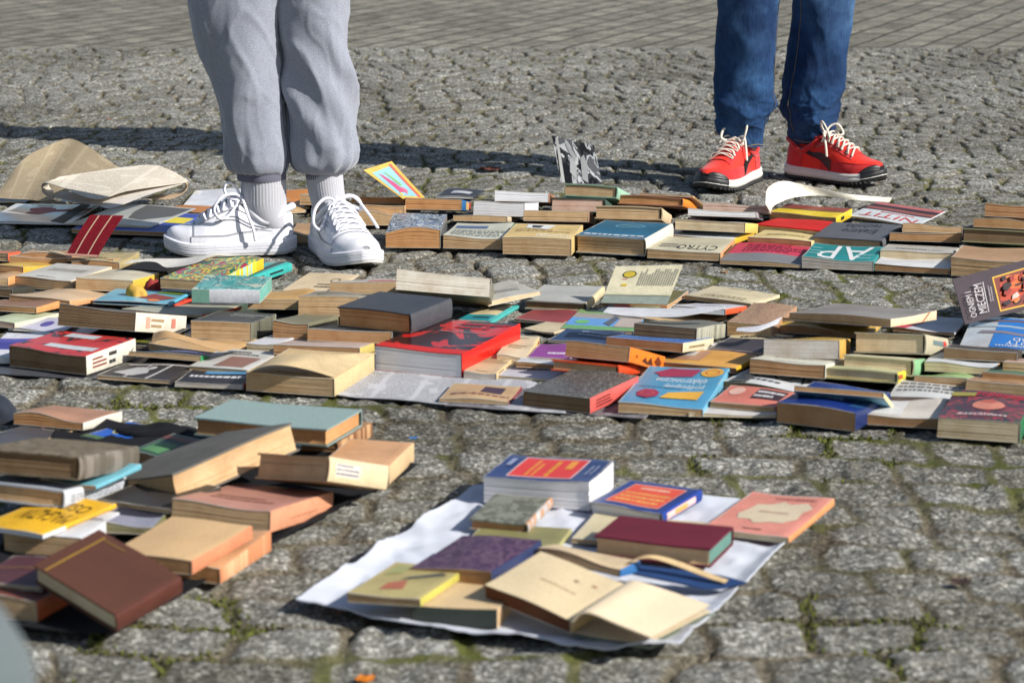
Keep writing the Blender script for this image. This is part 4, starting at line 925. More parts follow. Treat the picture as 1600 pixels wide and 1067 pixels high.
B('bright floral patterned thick book in red, yellow and green', 253, 431, 334, 444, 15, q=(398, 409), D=-.15, c=(120, 160, 80), pg='tan', rough=.3, z=.028,
  mat=m_blotch([(30, 110, 70), (240, 206, 30), (170, 24, 56), (90, 180, 130), (240, 220, 50), (50, 150, 130), (190, 34, 66)], 3.6, .3, seed=31, dist=.5), smat=m_blotch([(60, 170, 150), (232, 200, 40), (236, 220, 60), (170, 220, 210), (232, 205, 40)], 5, .3, seed=33))
B('floral turquoise book with a blank white jacket back facing the camera', 296, 457, 408, 448, 21, q=(437, 437), D=.13, s='f', c=(110, 176, 168), sc=(234, 236, 240), pg=(120, 178, 166), rough=.35, mat=m_blotch([(60, 160, 156), (130, 195, 185), (60, 130, 130), (200, 210, 190)], 4, .3, seed=40), sov=[('rect', 0, 0, .26, 1, (130, 180, 160))])
B('tan paperback with a golden patch beneath the white jacket', 386, 469, 468, 467, 15, q=(480, 455), c=(206, 160, 90), pg='tan', D=.12, wv=.001)
B('tan block of pages left of the charcoal book', 467, 460, 560, 466, 30, q=(575, 455), c=(160, 150, 130), pg='tan', D=.14, wv=.001)
B('cream cover with black printed emblem and letters by the right sneaker toe', 440, 452, 518, 458, 2, q=(560, 430), D=-.17, c=(226, 204, 168), pg='tan', lift=(-.002, 0, 0, 0), ov=[('ring', .74, .62, .09, .09, (60, 50, 45)), ('lines', .5, .2, .9, .45, 2, (70, 60, 50))], sb=.01)
B('tan book with thin rumpled cover between cream cover and white book', 516, 438, 620, 446, 19, q=(632, 432), D=.13, c=(196, 186, 172), pg='tan', lift=(0, .004, 0, 0), ov=[('rect', .5, .2, .98, .5, (210, 90, 90))])
B('large charcoal hardback with orange-brown pages in the centre', 525, 484, 644, 485, 32, q=(716, 462), D=-.15, z=.046, c=(62, 64, 70), sc=(70, 72, 78), pg='orange', hard=1, mat=m_plain((62, 64, 70), .5, .5), smat=m_plain((76, 78, 84), .5, .5, 60))
wb = B('thick white paged book lying tilted beneath the right sneaker', 621, 420, 768, 440, 28, q=(775, 430), D=.15, c=(118, 112, 96), sc=(130, 124, 108), pg='pale', hard=0, z=.062, zr=-.012, sb=-.055, wv=.002, ov=[('lines', .1, .3, .9, .5, 1, (200, 196, 180))])
B('turquoise and cream double paperback behind the red thriller', 716, 499, 767, 504, 5, q=(808, 478), D=-.15, c=(226, 206, 160), sc=(80, 186, 180), pg='tan', ov=[('rect', .0, .02, 1, .35, (40, 150, 160)), ('lines', .3, .1, .9, .28, 1, K_), ('rect', .4, .6, .9, .85, (60, 56, 50)), ('rect', .88, 0, 1, 1, (80, 190, 184))])
B('tilted slim book showing its cream page edge right of the white one', 762, 473, 845, 453, 7, q=(832, 446), D=.12, c=(196, 192, 180), pg='cream', z=.02, zr=.012)
B('dark red flat cover with a white leaf edge in the centre', 803, 500, 880, 504, 3, q=(908, 489), D=-.14, c=(150, 62, 60), pg='dark', lift=(.002, 0, 0, 0))
B('pale cream flat paperback under the dark red cover', 818, 514, 866, 520, 3, q=(905, 508), D=.12, c=(214, 196, 160), pg='tan', dz=0)
B('grey-white cloth book with a cream spine, lying under the standing list cover', 820, 469, 918, 473, 14, q=(946, 448), D=-.17, c=(184, 184, 178), sc=(226, 206, 166), pg='dark', hard=1)
B('navy blue titled paperback with a small dark insect print', 856, 532, 946, 536, 4, q=(975, 520), D=-.12, c=(46, 70, 110), pg='grey', ov=[('lines', .35, .4, .95, .8, 2, (190, 200, 220))])
B("children's book with blue sky and green meadow cover", 877, 512, 990, 518, 5, q=(1015, 488), D=-.15, c=(110, 160, 210), pg='pink', rough=.3, mat=m_bands([(0, (116, 176, 110)), (.18, (108, 164, 226)), (.55, (108, 164, 226)), (.56, (170, 160, 150)), (.8, (140, 170, 110))]), ov=[('disc', .2, .35, .1, .1, (120, 190, 120)), ('poly', [(.5, .3), (.62, .2), (.66, .6), (.58, .7)], (90, 96, 110)), ('rect', .68, .15, 1, .6, (190, 176, 168))])
B('brown paged book with a blue cover and a cream spine behind the orange one', 947, 525, 1068, 538, 14, q=(1108, 535), D=.13, c=(66, 110, 180), sc=(228, 214, 180), pg='brown', sov=[('lines', .2, .3, .7, .7, 1, (150, 130, 90))])
B('red-orange covered book, lower one of the orange pair', 862, 562, 968, 571, 16, q=(1015, 570), D=.16, c=(236, 80, 30), sc=(238, 84, 36), pg='tan', hard=1, mat=m_plain((236, 84, 32), .4), smat=m_plain((238, 80, 34), .4))
B('vivid orange book with dark figures on its spine, upper one of the orange pair', 885, 533, 985, 542, 23, q=(1060, 548), D=.17, c=(236, 104, 28), sc=(242, 128, 28), pg='brown', hard=0, sov=[('poly', [(.35, .3), (.45, .6), (.5, .3), (.6, .7), (.66, .2), (.5, .15)], (90, 40, 20)), ('poly', [(.7, .5), (.8, .9), (.9, .5), (.85, .2), (.75, .3)], (120, 50, 20)), ('disc', .2, .5, .02, .1, (150, 50, 20))])
B('magazine with a dark striped cover and pink block behind the orange book', 932, 488, 1010, 492, 3, q=(1040, 478), D=-.12, c=(90, 86, 80), pg='white', mat=m_bands([(0, (214, 210, 200)), (.3, (60, 58, 56)), (.6, (150, 150, 110))]), ov=[('rect', .1, .5, .4, .8, (220, 90, 90))])
# ================================================================== MIDDLE BAND, right part
B('cream open-paged booklet at the front line right of the blue handbook', 1077, 651, 1212, 645, 4, q=(1228, 634), D=-.1, c=(222, 218, 214), pg='cream', lift=(0, .003, 0, 0))
B('coral pink book with black and white title patches', 1110, 629, 1210, 634, 9, q=(1240, 614), D=-.12, c=(224, 130, 112), pg='tan', ov=[('rect', .5, .35, .95, .9, (60, 40, 44)), ('lines', .52, .4, .95, .85, 2, (236, 230, 230)), ('disc', .2, .7, .12, .2, (236, 190, 170))])
B('thick double block with a navy blue cover and white title, front line', 1214, 630, 1337, 644, 30, q=(1392, 612), D=-.19, c=(30, 56, 130), pg='brown', rough=.3, smat=m_plain((28, 48, 104), .4), ov=[('lines', .3, .3, .85, .65, 2, (190, 205, 235)), ('rect', .82, .2, .98, .98, (36, 80, 130))])
B('rumpled cream paper-covered book between the navy and the girl cover books', 1347, 648, 1466, 655, 15, q=(1478, 634), D=-.14, c=(222, 214, 202), pg='brown', wv=.003, ov=[('rect', .05, .1, .5, .95, (230, 228, 224))])
B('dark red book with a face painting on its cover at the front right corner', 1466, 653, 1594, 660, 31, q=(1618, 618), D=-.2, c=(90, 30, 40), sc=(40, 130, 80), pg='cream', rough=.3, mat=m_blotch([(70, 26, 36), (100, 26, 40), (50, 40, 36), (170, 34, 50), (80, 60, 40)], 3, .3, seed=50),
  ov=[('disc', .52, .5, .2, .16, (222, 140, 116)), ('disc', .5, .62, .1, .06, (196, 100, 80)), ('lines', .2, .12, .8, .22, 1, (214, 190, 190)), ('rect', .0, .78, .3, .9, (170, 160, 70)), ('lines', .3, .8, .98, .95, 2, (214, 40, 50)), ('text', 'PIEŚŃ', .42, .18, .4, .07, 180, (226, 200, 196))])
B('white cover with dotted small print above the rumpled cream book', 1389, 620, 1510, 625, 15, q=(1525, 607), D=-.13, c=(220, 220, 216), pg='pink', ov=[('lines', .05, .3, .95, .9, 3, (120, 120, 118))])
B('thin light blue covered paperback lying over the navy one', 1246, 613, 1375, 603, 8, q=(1425, 604), D=.12, c=(110, 170, 200), sc=(234, 224, 170), pg='brown', wv=.001, ov=[('rect', 0, .0, .3, .9, (216, 220, 226))])
B('white cover with bold black capitals right of the blue handbook', 1130, 601, 1245, 606, 9, q=(1292, 586), D=-.13, c=(222, 224, 224), pg='brown', ov=[('text', 'AZYL', .6, .66, .75, .36, 180, K_), ('lines', .1, .2, .85, .38, 1, (90, 96, 110))])
B('dark thin book under the yellow-spined one, right of the blue handbook', 1140, 592, 1165, 596, 4, q=(1190, 578), c=(60, 62, 66), pg='dark', D=-.1)
B('thick brown paged block under a white leaf, left of the cream-green hardcovers', 1172, 562, 1290, 570, 21, q=(1318, 566), D=.15, c=(220, 218, 200), pg='brown')
B('orange and tan topped paperback with a yellow spine', 1028, 566, 1150, 574, 8, q=(1173, 564), D=-.12, c=(226, 168, 80), sc=(240, 190, 50), pg='brown', ov=[('rect', .0, .3, .45, .9, (190, 140, 110)), ('rect', .05, .6, .3, .9, (206, 200, 190))])
B('white and violet striped magazine behind the yellow-spined paperback', 1060, 556, 1165, 560, 3, q=(1190, 550), D=-.11, c=(226, 224, 228), pg='tan', ov=[('rect', .5, .2, .98, .35, (150, 60, 140))])
B('slate dark covered flat book with pink edge in the right middle', 1110, 548, 1230, 552, 5, q=(1260, 536), D=-.12, c=(74, 68, 74), pg='pink')
B('cream cover with rows of black dashes in the right middle', 1128, 538, 1218, 540, 2, q=(1240, 525), D=-.12, c=(224, 210, 170), pg='tan', ov=[('lines', .2, .2, .98, .85, 3, (50, 46, 44))])
B('cream hardcover with yellow painted spine and a brown page stain', 1288, 573, 1405, 583, 17, q=(1430, 577), D=.15, c=(200, 196, 150), sc=(226, 214, 70), pg='cream', hard=1, sov=[('rect', 0, .4, .2, 1, (190, 90, 50))])
B('green leaf covered curved paperback right of the yellow painted spine', 1430, 588, 1512, 590, 13, q=(1535, 583), D=.13, c=(170, 200, 130), pg='tan', lift=(0, .001, 0, 0), wv=.002)
B('cream hardcover with a bright green spine below the thick cream one', 1317, 554, 1430, 562, 26, q=(1460, 560), D=.16, z=.024, ad=-18, c=(222, 214, 178), sc=(140, 190, 140), pg='cream', hard=1)
B('white topped paperback with a small orange spine end', 1446, 568, 1556, 571, 13, q=(1568, 566), D=.14, c=(220, 224, 226), sc=(236, 180, 110), pg='cream')
B('dark brown paperback under a green cover at the right edge', 1536, 584, 1620, 588, 16, q=(1640, 580), D=.13, c=(90, 120, 90), pg='brown')
B('tan brown soft paperback above the face painting cover', 1511, 598, 1620, 602, 18, q=(1640, 596), D=.14, c=(180, 140, 100), pg='tan', wv=.002, dz=0)
B('pinkish paged book at the right edge above the green covered one', 1568, 566, 1620, 567, 16, q=(1640, 560), D=.12, c=(214, 180, 160), pg='tan')
B('thick cream hardcover with grey and red labels on its spine', 1335, 519, 1448, 522, 31, q=(1494, 532), D=.17, z=.030, ad=-22, c=(190, 182, 160), sc=(196, 188, 160), pg='cream', hard=1, sov=[('rect', .3, .55, .75, .98, (110, 130, 130)), ('rect', .75, .45, .88, .95, (206, 60, 44))])
B('dark paged flat book beneath the blue and white aircraft book', 1476, 547, 1588, 549, 15, q=(1600, 545), D=.16, c=(70, 60, 50), pg='dark')
ww = B('white and blue aircraft book with an upside down white title, right edge', 1500, 543, 1622, 546, 6, q=(1650, 486), D=-.19, c=(206, 210, 214), pg='white', rough=.15,
  ov=[('rect', .37, .0, 1, .97, (36, 124, 206)), ('poly', [(.1, .78), (.6, .86), (1, .8), (1, .86), (.6, .92), (.1, .84)], (120, 90, 90)), ('poly', [(.05, .60), (.5, .66), (.95, .62), (.95, .68), (.5, .72), (.05, .66)], (170, 190, 206)), ('poly', [(.15, .42), (.5, .44), (.8, .40), (.85, .46), (.5, .52), (.2, .5)], (140, 130, 140)), ('text', 'LOTY', .74, .16, .36, .12, 180, W_), ('text', 'NAD', .78, .28, .3, .1, 180, W_), ('lines', .44, .03, .98, .08, 1, W_)])
B('two-layer thick book with a yellow ochre spine in the right middle', 1193, 531, 1312, 532, 28, q=(1332, 530), D=.15, z=.030, ad=-14, c=(206, 166, 70), sc=(222, 176, 84), pg='grey', hard=0, wv=.001)
B('tan book with a sepia engraving cover beside the white folded leaf', 1136, 504, 1206, 509, 20, q=(1245, 478), D=-.17, c=(178, 140, 110), pg='tan', mat=m_blotch([(170, 130, 104), (206, 174, 140), (130, 96, 80), (190, 156, 120)], 10, .5, seed=60, dist=3))
page_flap(None, rail([(1150, 517, .045), (1180, 518, .047), (1215, 506, .05)]), rail([(1152, 512, .045), (1190, 508, .05), (1222, 495, .055)]), m_plain((230, 230, 234), .5), name='paper_scrap', th=.0006)
tag(bpy.data.objects['paper_scrap'], 'white folded leaf lying against the sepia engraving cover', 'paper scrap')
B('warped tan and brown wavy paperback with yellow jacket tail', 1190, 517, 1352, 512, 9, q=(1452, 504), D=.14, c=(222, 180, 84), sc=(230, 186, 96), pg='brown', wv=.004)
B('red and white glossy leaflet behind the thick cream hardcover', 1396, 514, 1490, 518, 5, q=(1508, 506), D=.13, c=(216, 214, 220), pg='brown', ov=[('poly', [(.0, .0), (.2, 0), (.55, .95), (.3, .95)], (220, 60, 76))])
B('thin grey-green book squeezed under the long grey-brown one', 1225, 500, 1350, 504, 4, q=(1380, 498), D=.13, c=(150, 150, 130), pg='dark')
B('long grey-brown topped book with a cream spine marked by a rusty line', 1233, 487, 1392, 498, 13, q=(1500, 481), z=.045, ad=-36, D=.17, c=(150, 144, 138), sc=(236, 212, 176), pg='tan', wv=.001, sov=[('poly', [(.66, .0), (.70, .0), (.86, 1), (.82, 1)], (190, 120, 80))])
B('lavender white paged book with an orange-red spine end', 1052, 478, 1134, 483, 9, q=(1164, 481), D=.13, c=(216, 214, 222), sc=(238, 96, 50), pg='white')
B('cream topped flat paperback at the back of the right middle', 1069, 462, 1174, 474, 6, q=(1206, 464), D=-.15, c=(226, 212, 176), pg='tan')
mb_ = B('dark paged book with a marbled grey spine under open leaves', 990, 503, 1090, 515, 22, q=(1136, 504), D=.14, c=(120, 120, 110), pg='dark', smat=m_blotch([(190, 188, 168), (150, 150, 132), (206, 204, 184), (120, 122, 110)], 14, .4, seed=70))
ol = B('open tan leaves spread on the marbled-spine book', 962, 492, 1076, 507, 5, q=(1136, 494), D=.14, c=(216, 176, 120), pg='tan', lift=(.004, 0, .004, 0))
page_flap(ol[0], rail([(942, 488, .062), (985, 494, .058), (1050, 495, .06), (1090, 490, .064), (1132, 482, .07)]), rail([(950, 480, .062), (1000, 481, .062), (1060, 482, .064), (1100, 480, .068), (1134, 478, .072)]), m_plain((222, 222, 224), .5), name='open_leaf', th=.0006)
sb_ = B('tan book with an olive edge under the standing cream list cover', 940, 472, 1042, 477, 6, q=(1077, 454), D=-.14, c=(120, 110, 60), sc=(222, 160, 110), pg='brown', s='f')
card('cream standing cover with yellow round emblem and lists of names', (939, 473), (1042, 476), (1067, 414), (962, 416), .03, 48, m_bands([(0, (150, 160, 150)), (.22, (226, 218, 186))], 1, .35), back=0, bow=.004,
     ov=[('disc', .26, .76, .105, .10, (70, 70, 30)), ('disc', .26, .76, .085, .08, (206, 180, 60)), ('rect', .18, .62, .26, .635, (214, 70, 110)), ('rect', .20, .44, .28, .50, (226, 190, 50)), ('vlines', .42, .46, .98, .90, 16, (140, 140, 128)), ('rect', 0, .2, 1, .23, (190, 190, 160))])
rb = random.Random(14)
BATTLE = []
for _ in range(46):
    u_, v_ = .45+.5*rb.random(), .14+.62*rb.random(); a_, b_ = .012+.04*rb.random(), .02+.07*rb.random(); sl_ = .05*rb.random()
    if .40+.02*(1-v_) < u_-a_ and u_+a_+sl_ < .99: BATTLE.append(('poly', [(u_-a_, v_-b_*.4), (u_+a_*.3, v_-b_), (u_+a_+sl_, v_+b_*.1), (u_+a_*.4+sl_, v_+b_), (u_-a_*.7, v_+b_*.5)], rb.choice([(176, 62, 34), (206, 96, 40), (62, 30, 28), (44, 26, 26), (214, 130, 60), (150, 46, 30), (196, 180, 170)])))
card('dark plum cover with a fiery battle picture and white title, leaning at the right edge', (1508, 507), (1640, 474), (1640, 396), (1488, 436), .03, 40, m_plain((62, 48, 52), .45), back=0,
     ov=[('poly', [(.41, .08), (1, .06), (1, .86), (.38, .82)], (214, 168, 50)), ('poly', [(.425, .11), (1, .09), (1, .83), (.395, .79)], (120, 50, 34)),
         ('poly', [(.43, .3), (.6, .2), (.75, .4), (.62, .7), (.45, .66)], (180, 66, 36)), ('poly', [(.5, .5), (.66, .46), (.74, .72), (.56, .76)], (206, 100, 40)), ('poly', [(.78, .2), (.9, .16), (.92, .7), (.82, .76)], (70, 30, 30)), ('poly', [(.84, .3), (.87, .3), (.88, .5), (.85, .5)], (214, 200, 190)),
         *BATTLE, ('text', 'MIECZEM', .19, .42, .62, .09, 90, (196, 190, 190)), ('text', 'OGNIEM I', .08, .34, .55, .07, 90, (190, 184, 184)), ('rect', .245, .1, .252, .74, (200, 196, 196)), ('vlines', .28, .3, .33, .7, 2, (150, 140, 140))], zr=.0)
# ================================================================== BOTTOM LEFT PILE on a black cloth
blk = m_fabric((24, 25, 29), 500, .95, .3, .0, key='black_cloth')
flat_sheet('black_cloth', 'black cloth spread under the pile of old books at bottom left', 'cloth', [(-40, 985), (165, 1000), (652, 736), (100, 655)], blk, z=.004, amp=.006, n=40, th=.002, curl=.01, seed=11)
def heap(label, cat, name, x, y, rx, ry, hz, mat, seed, z0=0.0):
    P = onz(x, y, z0); n1, n2 = 28, 12; V = []; F = []
    for j in range(n2):
        t = j/(n2-1)*math.pi/2
        for i in range(n1):
            a = 2*math.pi*i/n1; k = 1+0.28*mnoise.noise(Vector((math.cos(a)*1.6+seed, math.sin(a)*1.6, t*1.5)))
            zz = hz*math.sin(t)*(1+0.35*mnoise.noise(Vector((math.cos(a)*2*math.cos(t), math.sin(a)*2*math.cos(t), seed))))
            V.append((P[0]+rx*k*math.cos(a)*math.cos(t), P[1]+ry*k*math.sin(a)*math.cos(t), zz+.002+z0))
    F = grid_faces(n1, n2, True); F.append(tuple(range(n1))[::-1])
    o = mk(name, V, F, mat); tag(o, label, cat); return o
heap('rumpled black cloth bundle behind the grey-green hardcover', 'cloth', 'black_cloth', 245, 686, .075, .035, .020, blk, 3.0)
heap('dark cloth bundle at the left edge behind the pile', 'cloth', 'black_cloth', -4, 660, .035, .03, .04, m_fabric((40, 46, 58), 500), 6.0)
B('maroon book with a gold line at the left edge under the brown hardcover', -40, 900, 62, 925, 8, q=(100, 890), D=-.17, c=(92, 48, 50), pg='cream', hard=1, z=.035, ov=[('rect', .0, .55, .9, .58, (150, 110, 60))])
B('cream paged block with an orange side under the maroon book', -40, 932, 60, 934, 34, q=(68, 925), D=.12, c=(120, 60, 40), sc=(190, 96, 50), pg='tan', z=.008)
B('thick tan paged book lying under the yellow one at the left edge', 4, 833, 128, 839, 34, q=(190, 800), D=-.16, c=(226, 226, 228), pg='tan', z=.008)
B('bright yellow book with large black letters at the left edge', -40, 822, 68, 832, 7, q=(188, 785), D=-.16, c=(246, 190, 40), pg='white', z=.038, ov=[('text', 'MAGAZYN', .58, .42, .7, .26, 180, (60, 46, 20)), ('text', 'OSIECKI', .55, .72, .66, .2, 180, (60, 46, 20))], sov=[('rect', 0, 0, .3, 1, (226, 228, 232)), ('lines', .35, .1, .95, .9, 1, (190, 150, 60))])
B('olive edged book with a black and white cover between yellow and tan books', 126, 816, 240, 822, 14, q=(262, 798), D=.14, c=(150, 150, 165), sc=(120, 120, 80), pg=(150, 146, 110), z=.022, ov=[('rect', .3, .3, .98, .9, (50, 50, 62))])
B('pale grey hardcover with faintly lettered light spine', -40, 750, 102, 767, 28, q=(168, 752), D=-.17, c=(180, 186, 196), sc=(212, 216, 222), pg='tan', hard=1, z=.047, ad=-20, sov=[('lines', .1, .3, .9, .75, 3, (130, 134, 144))])
B('sky blue paperback peeping out between grey hardcover and old brown volume', 60, 752, 152, 757, 5, q=(212, 735), D=-.14, c=(120, 190, 206), pg='brown', z=.06)
B('very old brown volume with a worn grey rounded spine', -40, 700, 126, 714, 36, q=(230, 694), D=-.17, c=(112, 98, 78), sc=(130, 122, 112), pg='dark', hard=1, z=.079, ad=-18, mat=m_blotch([(112, 96, 72), (126, 112, 88), (100, 86, 66), (134, 120, 98)], 4, .7, seed=80, const=False), smat=m_blotch([(124, 114, 104), (140, 132, 122), (104, 96, 84)], 5, .6, seed=81, const=False))
B('dark magazine with a pink logo and tan lettered spine at left', -40, 690, 27, 698, 5, q=(125, 670), D=-.15, c=(84, 84, 88), sc=(220, 180, 130), pg='tan', ov=[('ring', .55, .85, .2, .06, (190, 180, 160)), ('rect', .25, .82, .45, .84, (160, 40, 100))], sov=[('lines', .3, .2, .95, .8, 1, (90, 70, 50))])
B('brown paperback with a curved back at the top left of the pile', 18, 650, 133, 652, 16, q=(160, 655), D=.12, c=(190, 140, 110), sc=(230, 222, 206), pg='orange', wv=.002, dz=0)
B('blue covered book with a small golden emblem behind the old volume', 124, 684, 182, 690, 4, q=(240, 674), D=-.13, c=(34, 96, 196), pg='white', ov=[('ring', .45, .55, .17, .18, (190, 190, 150)), ('rect', 0, 0, 1, .15, (80, 110, 70))])
B('green and red covered book with white side beside the leaning volume', 200, 707, 250, 712, 14, q=(312, 690), D=-.15, c=(60, 90, 80), sc=(232, 226, 214), pg='brown', ov=[('rect', 0, .72, 1, .9, (120, 70, 60)), ('rect', .2, .1, .8, .55, (90, 140, 90))])
B('dark tan edged thin book under the leaning grey volume', 156, 772, 262, 804, 7, q=(300, 780), D=.12, c=(60, 54, 50), pg='tan', z=.035)
B('pink covered thick book with a salmon spine, middle of the pile', 266, 788, 425, 793, 33, q=(523, 764), D=-.19, c=(196, 140, 124), sc=(230, 160, 122), pg='tan', hard=0, z=.01, sov=[('lines', .3, .35, .75, .45, 1, (190, 120, 90))])
B('lower hidden tan book with marbled end under the grey-green hardcover', 470, 688, 528, 692, 22, q=(570, 668), D=.13, c=(170, 130, 90), sc=(196, 150, 104), pg='brown', smat=m_blotch([(196, 150, 104), (130, 80, 50), (210, 166, 120)], 4, .6, seed=83, const=False), z=.008)
B('tan cloth book with a cream right end behind the labelled spine', 505, 722, 608, 727, 30, q=(648, 691), D=-.16, c=(222, 170, 124), sc=(228, 196, 150), pg='cream', z=.012)
B('old cream book with a printed paper label on its broad spine', 402, 708, 517, 713, 38, q=(609, 728), D=.2, c=(206, 178, 138), sc=(232, 210, 170), pg='tan', hard=1, z=.045, ad=-36, smat=m_plain((232, 208, 166), .6), sov=[('rect', .1, .25, .52, .85, (236, 226, 206)), ('lines', .12, .3, .5, .8, 3, (110, 110, 140))])
B('grey-green speckled hardcover topmost at the back of the pile', 300, 658, 512, 666, 27, q=(571, 635), D=-.17, s='b', c=(150, 172, 168), sc=(96, 130, 122), pg='orange', hard=1, z=.045, mat=m_blotch([(150, 172, 168), (158, 180, 176), (140, 164, 160)], 60, .6, seed=85), inner=(90, 120, 110))
# leaning grey volume
def leaning():
    return B('large dark grey volume leaning across the pile with its pages up', 268, 740, 457, 660, 45, D=.146, s='b', c=(96, 92, 84), sc=(110, 92, 66), pg='tan', hard=1, z=.030, zr=.028, sb=-.035, mat=m_plain((104, 99, 90), .65, .7, 16), inner=(150, 130, 100), wv=.002)
leaning()
B('orange-tan book lower under the big light tan one', 250, 878, 345, 882, 28, q=(430, 832), D=-.17, c=(226, 170, 124), sc=(230, 160, 112), pg='orange', z=.008, smat=m_blotch([(232, 166, 118), (214, 140, 96), (240, 186, 140)], 3, .6, seed=87, const=False))
B('big light tan paperback with a salmon spine near the brown hardcover', 168, 866, 302, 872, 22, q=(402, 818), D=-.19, c=(222, 186, 136), sc=(226, 144, 104), pg='brown', z=.036, mat=m_plain((222, 184, 134), .6, .2, 8))
B('dark brown hardcover with a gilt line, tilted at the front of the pile', 46, 888, 188, 955, 34, q=(291, 892), D=.2, c=(98, 62, 46), pg='cream', hard=1, z=.048, zr=-.034, sb=.024, mat=m_plain((100, 64, 48), .35, .25, 10), smat=m_plain((96, 54, 44), .35), ov=[('rect', .12, .02, .14, .93, (170, 132, 50)), ('rect', .16, .88, .4, .90, (140, 110, 50))], sov=[('rect', 0, .04, 1, .09, (170, 136, 60)), ('rect', 0, .9, 1, .93, (120, 90, 50))])
# ================================================================== WHITE SHEET with books
flat_sheet('white_cloth', 'white cloth sheet with curling edges under the small heap of books', 'cloth', [(468, 950), (1062, 1022), (1292, 795), (735, 768)], m_fabric((204, 208, 218), 900, .75, .06, .1, key='white_cloth', fine=.08), z=.006, amp=.005, n=90, th=.0015, curl=.014, seed=21, bowf=16, crease=.32)
B('thick white paged dictionary with a blue cover and red label, back of the cloth', 755, 748, 921, 754, 42, q=(963, 718), D=-.13, s='b', c=(34, 54, 118), pg='white', rough=.3, z=.012, inner=(40, 60, 120), ov=[('rect', .185, .09, .80, .93, (230, 200, 200)), ('rect', .2, .12, .785, .90, (232, 62, 56)), ('vlines', .32, .16, .44, .84, 2, (240, 160, 60)), ('vlines', .5, .16, .58, .84, 1, (242, 170, 50)), ('rect', .64, .5, .71, .84, (244, 160, 60)), ('vlines', .86, .3, .95, .8, 2, (150, 160, 190)), ('rect', .08, .5, .13, .8, (150, 160, 190))], hard=0)
B('smaller blue dictionary with orange-red label and pale printed spine', 921, 787, 1036, 799, 20, q=(1100, 763), D=-.13, c=(40, 64, 140), sc=(34, 66, 150), pg='white', hard=1, rough=.3, z=.014, ov=[('rect', .14, .12, .86, .88, (232, 170, 150)), ('rect', .155, .15, .845, .85, (236, 88, 60)), ('lines', .2, .2, .8, .6, 3, (240, 180, 90)), ('lines', .3, .66, .7, .8, 1, (240, 200, 170))], sov=[('rect', .1, .1, .82, .9, (236, 196, 190)), ('rect', .3, .3, .6, .7, (240, 170, 90))])
B('pink songbook-like paperback with a cream cloud shape and salmon spine', 1100, 826, 1232, 839, 9, q=(1306, 781), D=-.2, c=(232, 150, 132), sc=(236, 160, 104), pg='cream', z=.014, ov=[('poly', [(.16, .42), (.22, .3), (.35, .32), (.45, .24), (.6, .3), (.74, .3), (.86, .42), (.84, .58), (.9, .7), (.78, .82), (.6, .76), (.5, .82), (.38, .72), (.24, .7), (.22, .56)], (226, 208, 176)), ('lines', .35, .86, .85, .92, 1, (150, 90, 80)), ('lines', .4, .08, .7, .13, 1, (90, 60, 56)), ('lines', .35, .5, .7, .56, 1, (200, 160, 140))])
B('cream flat booklet with an ink drawing under the maroon book', 893, 843, 1120, 858, 6, q=(1150, 818), D=-.13, c=(226, 212, 174), pg='tan', z=.012, ov=[('poly', [(.30, .5), (.5, .45), (.6, .6), (.7, .5), (.82, .6), (.8, .8), (.55, .78)], (150, 150, 130)), ('lines', .4, .4, .95, .8, 3, (60, 70, 90)), ('disc', .78, .6, .05, .1, (50, 60, 84))])
B('maroon book with teal end face lying across the cream booklet', 928, 838, 1110, 857, 30, D=.105, s='b', c=(112, 34, 52), pg='tan', z=.020, hard=1, inner=(112, 34, 52), endr=(96, 140, 128))
B('grey-olive old book with a mottled cream spine, left on the cloth', 733, 813, 826, 816, 17, q=(868, 776), D=-.16, c=(130, 132, 118), sc=(226, 206, 168), pg='brown', hard=1, z=.014, mat=m_blotch([(132, 134, 120), (140, 142, 128), (106, 108, 96)], 5, .7, seed=90, const=False), smat=m_blotch([(226, 206, 170), (190, 196, 200), (200, 150, 110)], 6, .6, seed=91, const=False))
B('olive green flat book beneath the grey-olive and purple ones', 720, 858, 862, 864, 8, q=(896, 824), D=-.16, c=(150, 146, 96), sc=(186, 180, 120), pg='tan', z=.010)
B('green hardback with a cream top page at the front of the cloth', 645, 945, 777, 958, 26, q=(838, 888), D=-.18, s='f', c=(226, 196, 150), sc=(58, 66, 58), pg='tan', z=.012, mat=m_plain((228, 198, 152), .6, .2, 8))
B('small red covered book almost hidden behind the open book', 752, 898, 800, 900, 8, q=(840, 876), D=-.12, c=(222, 76, 50), pg='tan', z=.02)
B('purple mottled book with a navy blue spine, angled on the heap', 640, 886, 768, 893, 26, q=(846, 842), ad=-24, c=(82, 50, 80), sc=(42, 54, 94), pg='brown', z=.022, mat=m_blotch([(84, 52, 82), (74, 46, 76), (120, 90, 110), (80, 50, 84)], 6, .5, seed=93, const=False))
B('slanting yellow-green book with a faded picture, left front of the cloth', 539, 940, 658, 925, 12, q=(748, 878), D=-.16, c=(196, 180, 120), sc=(200, 190, 90), pg='tan', z=.028, zr=.006, ov=[('poly', [(.3, .2), (.6, .25), (.5, .5), (.3, .4)], (190, 110, 80)), ('poly', [(.4, .5), (.9, .7), (.8, .78), (.45, .6)], (90, 90, 80)), ('poly', [(.1, .6), (.3, .7), (.3, .9), (.1, .9)], (170, 170, 110))])
